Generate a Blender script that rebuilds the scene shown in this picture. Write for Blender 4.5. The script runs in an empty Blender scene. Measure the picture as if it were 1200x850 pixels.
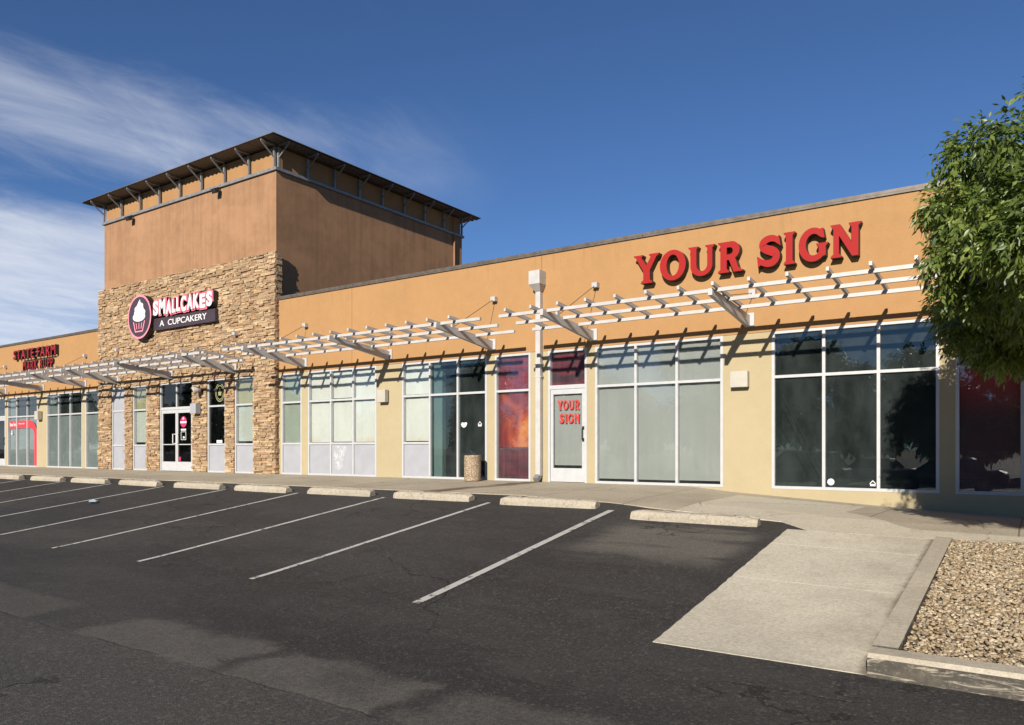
import bpy, bmesh, math, random
import numpy as np
from mathutils import Vector, Matrix

random.seed(7); rng = np.random.default_rng(7)
R = math.radians
scene = bpy.context.scene
COL = scene.collection

# ------------------------------------------------------------------ camera
CAM = (0.0, -15.1, 0.779)
cd = bpy.data.cameras.new('camera'); cam = bpy.data.objects.new('camera', cd); COL.objects.link(cam)
cam.location = CAM; cam.rotation_euler = (R(90), 0, R(34.6))
cd.sensor_width = 36; cd.lens = 890 / 1200 * 36; cd.shift_y = 101 / 1200
cd.clip_start = 0.05; cd.clip_end = 6000
scene.camera = cam

# ------------------------------------------------------------------ sun and sky
LDIR = Vector((-0.21, 1.0, -0.465)).normalized()          # travel direction of sunlight
SUN_EL = math.asin(-LDIR.z); SUN_AZ = math.atan2(-LDIR.x, -LDIR.y)
sd = bpy.data.lights.new('sun', 'SUN'); sun = bpy.data.objects.new('sun', sd); COL.objects.link(sun)
sd.energy = 5.0; sd.angle = R(0.5); sd.color = (1.0, 0.92, 0.80)
sun.rotation_euler = LDIR.to_track_quat('-Z', 'Y').to_euler()
scene.view_settings.view_transform = 'Standard'
scene.view_settings.look = 'None'
scene.view_settings.exposure = 0.83
scene.view_settings.gamma = 1.0
scene.view_settings.use_curve_mapping = False

world = bpy.data.worlds.new('World'); scene.world = world; world.use_nodes = True
SKY_STRENGTH = 0.051
CLOUD = 9.6

# ------------------------------------------------------------------ node helpers
class NT:
    def __init__(s, nt): s.nt = nt
    def n(s, t, inp=None, **at):
        k = s.nt.nodes.new('ShaderNode' + t)
        for a, v in at.items(): setattr(k, a, v)
        for i, v in (inp or {}).items(): s.set(k, i, v)
        return k
    def set(s, k, i, v):
        so = k.inputs[i]
        if isinstance(v, bpy.types.NodeSocket): s.nt.links.new(v, so)
        elif isinstance(v, bpy.types.Node): s.nt.links.new(v.outputs[0], so)
        elif so.type == 'RGBA' and len(v) == 3: so.default_value = (*v, 1)
        else: so.default_value = v
    def m(s, op, a, b=0.0, c=0.0, clamp=False):
        k = s.n('Math', operation=op, use_clamp=clamp)
        s.set(k, 0, a); s.set(k, 1, b)
        if len(k.inputs) > 2: s.set(k, 2, c)
        return k.outputs[0]
    def ss(s, v, a, b, lo=0.0, hi=1.0):
        k = s.n('MapRange', interpolation_type='SMOOTHSTEP')
        s.set(k, 'Value', v); s.set(k, 'From Min', a); s.set(k, 'From Max', b); s.set(k, 'To Min', lo); s.set(k, 'To Max', hi)
        return k.outputs[0]
    def mix(s, f, a, b, mode='MIX'):
        k = s.n('MixRGB', blend_type=mode)
        s.set(k, 0, f); s.set(k, 1, a); s.set(k, 2, b)
        return k.outputs[0]
    def noise(s, vec, scale, detail=4.0, rough=0.55, dist=0.0):
        k = s.n('TexNoise'); s.set(k, 'Vector', vec); s.set(k, 'Scale', scale); s.set(k, 'Detail', detail); s.set(k, 'Roughness', rough); s.set(k, 'Distortion', dist)
        return k.outputs[0]
    def mapv(s, vec, scale=(1, 1, 1), loc=(0, 0, 0), rot=(0, 0, 0)):
        k = s.n('Mapping'); s.set(k, 'Vector', vec); k.inputs['Scale'].default_value = scale; k.inputs['Location'].default_value = loc; k.inputs['Rotation'].default_value = rot
        return k.outputs[0]
    def pos(s): return s.n('NewGeometry').outputs['Position']
    def xyz(s, v):
        k = s.n('SeparateXYZ'); s.set(k, 0, v); return k.outputs[0], k.outputs[1], k.outputs[2]
    def bump(s, h, strength=0.3, dist=0.01):
        k = s.n('Bump'); s.set(k, 'Height', h); s.set(k, 'Strength', strength); s.set(k, 'Distance', dist); return k.outputs[0]

ALBEDO = 0.70     # all surface colours below were picked for exposure 0.32; one common factor keeps their balance
def calibrate():
    for m in bpy.data.materials:
        if not m.use_nodes: continue
        nt = m.node_tree
        for n in list(nt.nodes):
            so = {'BSDF_PRINCIPLED': 'Base Color', 'BSDF_DIFFUSE': 'Color'}.get(n.type)
            if so is None: continue
            t = NT(nt); i = n.inputs[so]
            src = i.links[0].from_socket if i.is_linked else tuple(i.default_value)
            t.set(n, so, t.mix(1.0, src, (ALBEDO,) * 3, 'MULTIPLY'))
def mat(name, base=(0.5, 0.5, 0.5), rough=0.6, metal=0.0, spec=0.5):
    m = bpy.data.materials.new(name); m.use_nodes = True
    t = NT(m.node_tree); b = m.node_tree.nodes['Principled BSDF']
    b.inputs['Base Color'].default_value = (*base, 1); b.inputs['Roughness'].default_value = rough
    b.inputs['Metallic'].default_value = metal; b.inputs['Specular IOR Level'].default_value = spec
    return m, t, b

# ------------------------------------------------------------------ world shader (sky with wispy clouds on the left)
wt = NT(world.node_tree); bg = world.node_tree.nodes['Background']
sky = wt.n('TexSky', sky_type='NISHITA', sun_disc=False, sun_elevation=SUN_EL, sun_rotation=SUN_AZ, altitude=2200.0, air_density=1.0, dust_density=0.0, ozone_density=3.0)
dv = wt.n('NewGeometry').outputs['Incoming']
tc = wt.n('TexCoord').outputs['Generated']
dx, dy, dz = wt.xyz(tc)
den = wt.m('ADD', wt.m('MAXIMUM', dz, 0.0), 0.12)
comb = wt.n('CombineXYZ', {0: wt.m('DIVIDE', dx, den), 1: wt.m('DIVIDE', dy, den), 2: 0.0}).outputs[0]
st = wt.mapv(comb, scale=(1.25, 0.5, 1.0), rot=(0, 0, R(-36)))
n1 = wt.noise(st, 1.1, 7.0, 0.62, 0.5)
n2 = wt.noise(wt.mapv(comb, scale=(1.3, 0.8, 1), rot=(0, 0, R(-36)), loc=(3.1, 1.7, 0)), 3.2, 8.0, 0.65, 0.8)
cm = wt.m('ADD', wt.m('MULTIPLY', n1, 0.72), wt.m('MULTIPLY', n2, 0.34))
left = wt.ss(dx, -0.52, -0.80)
band = wt.ss(wt.m('ABSOLUTE', wt.m('SUBTRACT', dz, 0.352)), 0.10, 0.01)
low = wt.m('MULTIPLY', wt.ss(dz, 0.285, 0.235), wt.ss(dx, -0.70, -0.86))
cov = wt.m('ADD', wt.m('MULTIPLY', band, 0.24), wt.m('MULTIPLY', low, 0.40))
c = wt.ss(wt.m('ADD', cm, cov), 0.54, 1.12)
c = wt.m('MULTIPLY', wt.m('MULTIPLY', c, left), 0.9, clamp=True)
skyc = wt.mix(1.0, sky.outputs[0], (0.70, 0.90, 1.14), 'MULTIPLY')
wcol = wt.mix(c, skyc, (CLOUD * 0.92, CLOUD * 0.96, CLOUD * 1.05))
wt.set(bg, 'Color', wcol); bg.inputs['Strength'].default_value = SKY_STRENGTH

# ------------------------------------------------------------------ mesh helpers
class MB:
    """collects geometry in world space, linked as ONE mesh object"""
    def __init__(s): s.v = []; s.f = []; s.mi = []; s.c = []; s.cur = 0; s.col = (1, 1, 1)
    def add(s, vs, fs, mi=None):
        o = len(s.v); s.v += [tuple(v) for v in vs]
        for f in fs:
            s.f.append(tuple(o + i for i in f)); s.mi.append(s.cur if mi is None else mi); s.c.append(s.col)
    def box(s, x0, x1, y0, y1, z0, z1, mi=None):
        vs = [(x0, y0, z0), (x1, y0, z0), (x1, y1, z0), (x0, y1, z0), (x0, y0, z1), (x1, y0, z1), (x1, y1, z1), (x0, y1, z1)]
        s.add(vs, [(0, 3, 2, 1), (4, 5, 6, 7), (0, 1, 5, 4), (1, 2, 6, 5), (2, 3, 7, 6), (3, 0, 4, 7)], mi)
    def quad(s, a, b, c, d, mi=None): s.add([a, b, c, d], [(0, 1, 2, 3)], mi)
    def bar(s, a, b, w, h, h2=None, w2=None, up=(0, 0, 1), mi=None):
        a, b = Vector(a), Vector(b); d = (b - a).normalized(); u = Vector(up)
        sd_ = d.cross(u).normalized(); u = sd_.cross(d).normalized()
        h2 = h if h2 is None else h2; w2 = w if w2 is None else w2
        vs = []
        for p, ww, hh in ((a, w, h), (b, w2, h2)):
            for i, j in ((-1, -1), (1, -1), (1, 1), (-1, 1)): vs.append(p + sd_ * (i * ww / 2) + u * (j * hh / 2))
        s.add(vs, [(3, 2, 1, 0), (4, 5, 6, 7), (0, 1, 5, 4), (1, 2, 6, 5), (2, 3, 7, 6), (3, 0, 4, 7)], mi)
    def tube(s, pts, rad, n=8, mi=None, caps=True):
        pts = [Vector(p) for p in pts]; rs = rad if isinstance(rad, (list, tuple)) else [rad] * len(pts)
        o = []; 
        prev = None; vs = []
        for i, p in enumerate(pts):
            d = (pts[min(i + 1, len(pts) - 1)] - pts[max(i - 1, 0)]).normalized()
            ref = Vector((0, 0, 1)) if abs(d.z) < 0.9 else Vector((1, 0, 0))
            a = d.cross(ref).normalized(); b = d.cross(a).normalized()
            if prev is not None and a.dot(prev) < 0: a, b = -a, -b
            prev = a
            for k in range(n):
                t = 2 * math.pi * k / n; vs.append(p + (a * math.cos(t) + b * math.sin(t)) * rs[i])
        fs = []
        for i in range(len(pts) - 1):
            for k in range(n):
                k2 = (k + 1) % n; fs.append((i * n + k, i * n + k2, (i + 1) * n + k2, (i + 1) * n + k))
        if caps: fs.append(tuple(range(n))[::-1]); fs.append(tuple((len(pts) - 1) * n + k for k in range(n)))
        s.add(vs, fs, mi)
    def lathe(s, cx, cy, prof, n=32, mi=None):
        vs = []; fs = []
        for r, z in prof:
            for k in range(n):
                t = 2 * math.pi * k / n; vs.append((cx + r * math.cos(t), cy + r * math.sin(t), z))
        for i in range(len(prof) - 1):
            for k in range(n):
                k2 = (k + 1) % n; fs.append((i * n + k, i * n + k2, (i + 1) * n + k2, (i + 1) * n + k))
        s.add(vs, fs, mi)
    def discy(s, cx, cz, y0, y1, rx, rz, n=40, mi_side=None, mi=None):
        """disc facing -Y, front at y0"""
        vs = []
        for y in (y0, y1):
            for k in range(n):
                t = 2 * math.pi * k / n; vs.append((cx + rx * math.cos(t), y, cz + rz * math.sin(t)))
        s.add(vs, [tuple(range(n))], mi)
        o = [(k, k + n, (k + 1) % n + n, (k + 1) % n) for k in range(n)]
        s.add(vs, o + [tuple(n + k for k in range(n))[::-1]], mi_side if mi_side is not None else mi)
    def build(s, name, mats, parent=None, smooth=False, colors=False):
        org = Vector(parent['_org']) if parent is not None else Vector((0, 0, 0))
        me = bpy.data.meshes.new(name)
        me.from_pydata([tuple(Vector(v) - org) for v in s.v], [], s.f)
        if not isinstance(mats, (list, tuple)): mats = [mats]
        for m_ in mats: me.materials.append(m_)
        if len(mats) > 1: me.polygons.foreach_set('material_index', s.mi)
        if colors:
            at = me.color_attributes.new('Col', 'FLOAT_COLOR', 'CORNER')
            buf = []
            for f, c_ in zip(s.f, s.c): buf += list((*c_, 1.0)) * len(f)
            at.data.foreach_set('color', buf)
        if smooth: me.polygons.foreach_set('use_smooth', [True] * len(me.polygons))
        me.update()
        o = bpy.data.objects.new(name, me); COL.objects.link(o)
        if parent is not None: o.parent = parent; o['_org'] = tuple(org)
        else: o['_org'] = (0, 0, 0)
        return o

def tag(o, label, cat, group=None):
    o['label'] = label; o['category'] = cat
    if group: o['group'] = group
    return o
def empty(name, loc, label, cat, group=None):
    o = bpy.data.objects.new(name, None); COL.objects.link(o); o.location = loc; o['_org'] = tuple(loc)
    return tag(o, label, cat, group)
def struct(o): o['kind'] = 'structure'; return o
def copy_tree(o, parent=None):
    c = o.copy(); COL.objects.link(c)
    if parent is not None: c.parent = parent
    for ch in list(o.children): copy_tree(ch, c)
    return c

def box_part(name, m, parent, *b):
    q = MB(); q.box(*b); return q.build(name, m, parent)

# ------------------------------------------------------------------ curves / lettering
def poly_mesh(splines, depth):
    """closed 2D outlines (holes allowed) -> solid mesh verts/faces, x right, y up, z 0..depth"""
    cu = bpy.data.curves.new('outline', 'CURVE'); cu.dimensions = '2D'; cu.fill_mode = 'BOTH'; cu.extrude = depth / 2
    for sp in splines:
        s = cu.splines.new('POLY'); s.points.add(len(sp) - 1); s.use_cyclic_u = True
        for p, q in zip(s.points, sp): p.co = (q[0], q[1], 0, 1)
    return _curve_to(cu, depth)
def text_mesh(body, depth, offset=0.0, spacing=1.0):
    cu = bpy.data.curves.new('text', 'FONT'); cu.body = body; cu.size = 1.0; cu.extrude = depth / 2; cu.offset = offset; cu.space_character = spacing; cu.resolution_u = 6
    return _curve_to(cu, depth)
def _curve_to(cu, depth):
    ob = bpy.data.objects.new('tmp', cu); COL.objects.link(ob)
    dg = bpy.context.evaluated_depsgraph_get(); dg.update()
    me = bpy.data.meshes.new_from_object(ob.evaluated_get(dg))
    vs = [tuple(v.co) for v in me.vertices]; fs = [tuple(p.vertices) for p in me.polygons]
    bpy.data.objects.remove(ob); bpy.data.curves.remove(cu); bpy.data.meshes.remove(me)
    return vs, fs
def bbox2(vs):
    xs = [v[0] for v in vs]; ys = [v[1] for v in vs]; return min(xs), max(xs), min(ys), max(ys)
def wall_shape(mb, vs, fs, x0, x1, z0, z1, yf, depth, bb=None, mi_face=0, mi_side=0, lift=None):
    """fit a 2D solid into a wall rectangle; front face at y=yf, back at yf+depth"""
    b = bb or bbox2(vs); sx = (x1 - x0) / (b[1] - b[0]); sz = (z1 - z0) / (b[3] - b[2])
    zs = [v[2] for v in vs]; zm, zM = min(zs), max(zs)
    out = []
    for v in vs:
        k = (v[2] - zm) / max(zM - zm, 1e-6)
        out.append((x0 + (v[0] - b[0]) * sx, yf + depth * (1 - k), z0 + (v[1] - b[2]) * sz))
    for f in fs:
        p = [Vector(out[i]) for i in f]
        n = (p[1] - p[0]).cross(p[2] - p[1])
        front = abs(n.y) > 0.7 * n.length and sum(q.y for q in p) / len(p) < yf + depth * 0.5
        mb.add(out, [], None)
        o = len(mb.v) - len(out)
        break
    o = len(mb.v) - len(out)
    for f in fs:
        p = [Vector(out[i]) for i in f]
        front = max(q.y for q in p) < yf + depth * 0.3
        mb.f.append(tuple(o + i for i in f)); mb.mi.append(mi_face if front else mi_side); mb.c.append(mb.col)

# ================================================================== MATERIALS
def stucco(name, col, var=0.12, streak=0.0, bump=0.25):
    m, t, b = mat(name, col, 0.92, spec=0.15)
    p = t.pos()
    big = t.noise(p, 0.55, 5, 0.6); med = t.noise(p, 4.0, 4, 0.6); fine = t.noise(p, 60.0, 3, 0.7)
    f = t.m('ADD', t.m('MULTIPLY', big, 0.6), t.m('MULTIPLY', med, 0.4))
    c1 = t.mix(t.ss(f, 0.3, 0.7), tuple(x * (1 - var) for x in col), tuple(min(1, x * (1 + var * 0.8)) for x in col))
    if streak:
        sv = t.noise(t.mapv(p, scale=(3.2, 3.2, 0.16)), 1.6, 6, 0.65)
        z = t.xyz(p)[2]
        c1 = t.mix(t.m('MULTIPLY', t.ss(sv, 0.42, 0.66), streak), c1, tuple(x * 0.62 for x in col))
        pt = t.noise(t.mapv(p, scale=(0.5, 0.5, 0.9)), 1.0, 3, 0.5)
        c1 = t.mix(t.m('MULTIPLY', t.ss(pt, 0.52, 0.62), 0.35), c1, tuple(min(1, x * 1.25) for x in col))
    c1 = t.mix(t.m('MULTIPLY', t.ss(fine, 0.42, 0.75), 0.14), c1, tuple(x * 0.6 for x in col))
    t.set(b, 'Base Color', c1)
    bh = t.m('ADD', t.m('MULTIPLY', fine, 1.0), t.m('MULTIPLY', t.noise(p, 18.0, 3, 0.6), 1.2))
    t.set(b, 'Normal', t.bump(bh, bump, 0.012))
    return m
M = {}
def add_joints(m, xs_):
    t = NT(m.node_tree); b = m.node_tree.nodes['Principled BSDF']; src = b.inputs['Base Color'].links[0].from_socket
    p = t.pos(); x, y, z = t.xyz(p); k = None
    for xj in xs_:
        q = t.ss(t.m('ABSOLUTE', t.m('SUBTRACT', x, xj)), 0.014, 0.006); k = q if k is None else t.m('MAXIMUM', k, q)
    sv = t.noise(t.mapv(p, scale=(4.0, 1, 0.25)), 1.5, 5, 0.6)
    drip = t.m('MULTIPLY', t.ss(sv, 0.52, 0.70), t.ss(z, 4.55, 5.4))
    c_ = t.mix(t.m('MULTIPLY', drip, 0.30), src, (0.24, 0.14, 0.07))
    t.set(b, 'Base Color', t.mix(t.m('MULTIPLY', k, 0.6), c_, (0.16, 0.085, 0.04)))
M['orange'] = stucco('orange_stucco', (0.425, 0.243, 0.108), 0.07)
add_joints(M['orange'], (-9.56, -15.9, -34.4))
M['yellow'] = stucco('yellow_stucco', (0.44, 0.368, 0.23), 0.06)
M['brown'] = stucco('brown_stucco', (0.36, 0.205, 0.115), 0.17, 0.42)
M['frieze'] = stucco('frieze_stucco', (0.39, 0.22, 0.10), 0.07, 0.15)

def simple(name, col, rough=0.5, metal=0.0, var=0.08, scale=3.0, spec=0.5, bump=0.0):
    m, t, b = mat(name, col, rough, metal, spec)
    p = t.pos(); n = t.noise(p, scale, 5, 0.6)
    t.set(b, 'Base Color', t.mix(t.ss(n, 0.3, 0.7), tuple(x * (1 - var) for x in col), tuple(min(1, x * (1 + var)) for x in col)))
    if bump: t.set(b, 'Normal', t.bump(t.noise(p, scale * 8, 4, 0.6), bump, 0.01))
    return m
M['alu'] = simple('pale_frame_paint', (0.50, 0.51, 0.52), 0.42, 0.0, 0.05, 6)
M['white'] = simple('white_steel_paint', (0.50, 0.485, 0.475), 0.45, 0.0, 0.07, 5)
M['boxpaint'] = simple('beige_box_paint', (0.47, 0.44, 0.375), 0.5, 0.0, 0.05, 5)
M['grey_panel'] = simple('grey_spandrel_panel', (0.37, 0.38, 0.415), 0.45, 0.0, 0.05, 2.5)
M['cap'] = simple('parapet_metal', (0.13, 0.108, 0.088), 0.5, 0.3, 0.25, 8)
M['steel'] = simple('grey_bracket_steel', (0.27, 0.27, 0.275), 0.45, 0.3, 0.15, 8)
M['dark_metal'] = simple('dark_fixture_metal', (0.035, 0.033, 0.032), 0.5, 0.2, 0.2, 10)
M['cable'] = simple('cable_steel', (0.10, 0.09, 0.085), 0.4, 0.6, 0.1, 10)
M['red_face'] = simple('red_letter_face', (0.345, 0.010, 0.009), 0.65, 0, 0.03, 3, 0.2)
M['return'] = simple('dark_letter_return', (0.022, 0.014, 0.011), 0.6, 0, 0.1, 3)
M['crimson'] = simple('crimson_letter_face', (0.34, 0.006, 0.018), 0.5, 0, 0.1, 10)
M['pink'] = simple('pink_sign_trim', (0.80, 0.15, 0.22), 0.45, 0, 0.04, 6)
M['softpink'] = simple('soft_pink_ring', (0.86, 0.28, 0.38), 0.45, 0, 0.04, 6)
M['plaque'] = simple('plum_plaque', (0.052, 0.035, 0.046), 0.45, 0, 0.1, 6)
M['sign_white'] = simple('sign_white', (0.80, 0.79, 0.78), 0.4, 0, 0.02, 6)
M['decal_white'] = simple('decal_white', (0.75, 0.75, 0.75), 0.5, 0, 0.02, 6)
M['decal_red'] = simple('decal_red', (0.72, 0.045, 0.06), 0.5, 0, 0.04, 3)
M['decal_magenta'] = simple('decal_magenta', (0.50, 0.03, 0.13), 0.5, 0, 0.04, 3)
M['paint_red'] = simple('door_lettering_red', (0.55, 0.035, 0.025), 0.5, 0, 0.03, 3)
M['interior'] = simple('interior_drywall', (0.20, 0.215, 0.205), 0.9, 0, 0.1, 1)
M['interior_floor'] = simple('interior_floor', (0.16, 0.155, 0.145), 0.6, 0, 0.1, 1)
M['partition'] = simple('pale_green_partition', (0.80, 0.86, 0.84), 0.8, 0, 0.04, 1)
M['black'] = simple('black_handle', (0.02, 0.02, 0.02), 0.4, 0, 0.1, 5)
M['chrome'] = simple('brushed_handle', (0.6, 0.6, 0.6), 0.3, 0.9, 0.05, 5)

# corrugated roof deck
m, t, b = mat('corrugated_deck', (0.085, 0.078, 0.072), 0.55, 0.15)
p = t.pos(); n = t.noise(p, 2.0, 5, 0.6)
t.set(b, 'Base Color', t.mix(n, (0.10, 0.085, 0.072), (0.19, 0.165, 0.14))); M['deck'] = m

# sheet materials behind glass
def sheet(name, col, fold=0.15, var=0.06, stain=None):
    m, t, b = mat(name, col, 0.85, spec=0.2)
    p = t.pos(); n = t.noise(t.mapv(p, scale=(1, 1, 0.5)), 1.8, 5, 0.6)
    c_ = t.mix(t.ss(n, 0.3, 0.7), tuple(x * (1 - var) for x in col), tuple(min(1, x * (1 + var)) for x in col))
    if stain:
        z = t.xyz(p)[2]
        k = t.m('MULTIPLY', t.ss(z, 1.2, 0.95), t.ss(t.noise(p, 2.4, 4), 0.4, 0.7))
        c_ = t.mix(t.m('MULTIPLY', k, 0.6), c_, stain)
    t.set(b, 'Base Color', c_); t.set(b, 'Normal', t.bump(t.noise(p, 3.0, 4, 0.6, 1.0), fold, 0.05))
    return m
M['paper'] = sheet('white_window_paper', (0.62, 0.655, 0.60), 0.35, 0.05, (0.55, 0.44, 0.27))
M['blind'] = sheet('grey_green_blind', (0.305, 0.332, 0.313), 0.1, 0.05)
M['blind_sage'] = sheet('sage_blind', (0.29, 0.345, 0.28), 0.1, 0.06)
M['olive'] = sheet('olive_blind', (0.31, 0.31, 0.165), 0.1, 0.05)
M['palegreen'] = sheet('pale_green_blind', (0.45, 0.50, 0.44), 0.1, 0.05)
M['shade'] = sheet('dim_grey_shade', (0.17, 0.215, 0.205), 0.1, 0.12)
M['navy'] = sheet('navy_film', (0.015, 0.022, 0.05), 0.05, 0.1)

m, t, b = mat('crimson_film', (0.16, 0.006, 0.022), 0.5)
p = t.pos(); n = t.noise(t.mapv(p, scale=(0.7, 1, 3.0)), 1.8, 5, 0.6, 0.6)
t.set(b, 'Base Color', t.mix(t.ss(n, 0.35, 0.65), (0.10, 0.003, 0.02), (0.22, 0.010, 0.03))); M['crimson_film'] = m
m, t, b = mat('dark_crimson_film', (0.08, 0.004, 0.02), 0.5)
n = t.noise(t.mapv(t.pos(), scale=(0.6, 1, 3.4)), 1.6, 5, 0.6, 0.8)
t.set(b, 'Base Color', t.mix(t.ss(n, 0.4, 0.62), (0.035, 0.002, 0.012), (0.15, 0.006, 0.025))); M['dark_crimson'] = m
M['red_film'] = simple('red_film', (0.42, 0.010, 0.018), 0.5, 0, 0.15, 2)
# flame artwork
m, t, b = mat('flame_artwork', (0.4, 0.05, 0.01), 0.5)
p = t.pos(); x, y, z = t.xyz(p)
n = t.noise(t.mapv(p, scale=(1.0, 1, 0.7), loc=(2.2, 0, 0.6)), 1.9, 1.5, 0.4, 0.5)
gl = t.ss(t.m('ABSOLUTE', t.m('SUBTRACT', x, -10.28)), 0.75, 0.0)
k = t.m('ADD', t.m('MULTIPLY', t.m('SUBTRACT', n, 0.5), 1.25), t.m('ADD', 0.36, t.m('MULTIPLY', gl, 0.36)))
k = t.m('ADD', k, t.m('MULTIPLY', t.ss(z, 0.8, 1.3), -0.04))
cr = t.n('ValToRGB'); t.set(cr, 0, k)
e = cr.color_ramp; e.elements[0].position = 0.34; e.elements[0].color = (0.10, 0.003, 0.006, 1); e.elements[1].position = 0.92; e.elements[1].color = (0.62, 0.24, 0.045, 1)
q = e.elements.new(0.52); q.color = (0.20, 0.007, 0.005, 1); q = e.elements.new(0.70); q.color = (0.42, 0.06, 0.010, 1)
dk = t.mix(t.ss(t.noise(t.mapv(p, scale=(1, 1, 3)), 2.0, 4), 0.3, 0.7), (0.05, 0.004, 0.012), (0.115, 0.010, 0.026))
t.set(b, 'Base Color', t.mix(t.ss(z, 0.80, 0.84), dk, cr.outputs[0])); M['flame'] = m
# dark red artwork with a brick band
m, t, b = mat('dark_red_artwork', (0.02, 0, 0), 0.5)
p = t.pos(); x, y, z = t.xyz(p)
cv = t.n('CombineXYZ', {0: x, 1: z, 2: 0.0}).outputs[0]
br = t.n('TexBrick', {'Vector': cv, 'Color1': (0.075, 0.018, 0.02), 'Color2': (0.11, 0.036, 0.04), 'Mortar': (0.04, 0.010, 0.014), 'Scale': 4.0, 'Mortar Size': 0.03})
top = t.mix(t.ss(z, 1.2, 2.2), (0.06, 0.002, 0.005), (0.50, 0.008, 0.012))
t.set(b, 'Base Color', t.mix(t.m('MULTIPLY', t.ss(z, 0.78, 0.70), t.ss(t.noise(p, 2.0, 4), 0.35, 0.6)), top, br.outputs[0])); M['dark_art'] = m

def glass(name, tint, ior=1.55, rough=0.0, dust=0.012):
    m = bpy.data.materials.new(name); m.use_nodes = True; nt = m.node_tree; nt.nodes.clear(); t = NT(nt)
    bf = t.n('NewGeometry').outputs['Backfacing']
    o = t.n('OutputMaterial'); fr = t.n('Fresnel', {'IOR': t.m('ADD', ior, t.m('MULTIPLY', bf, 1.0 / ior - ior))})
    tr = t.n('BsdfTransparent', {'Color': tint}); gl = t.n('BsdfGlossy', {'Color': (0.95, 0.97, 0.98), 'Roughness': rough})
    p = t.pos(); bmp = t.bump(t.noise(p, 1.1, 2, 0.5), 0.04, 0.02); t.set(gl, 'Normal', bmp)
    mx = t.n('MixShader', {0: fr.outputs[0], 1: tr.outputs[0], 2: gl.outputs[0]})
    dn = t.noise(t.mapv(p, scale=(1.0, 1.0, 0.45)), 2.3, 5, 0.65)
    df = t.n('BsdfDiffuse', {'Color': (0.62, 0.74, 0.74)})
    m2 = t.n('MixShader', {0: t.ss(dn, 0.25, 0.75, dust * 0.5, dust * 1.5), 1: mx.outputs[0], 2: df.outputs[0]})
    t.set(o, 0, m2.outputs[0]); return m
M['glass'] = glass('clear_glass', (0.955, 0.958, 0.957))
M['glass_black'] = glass('black_glass', (0.42, 0.45, 0.46), 1.42, 0.0, 0.003)
M['glass_dark'] = glass('dark_tinted_glass', (0.56, 0.63, 0.62), 1.62, 0.0, 0.024)

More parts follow.
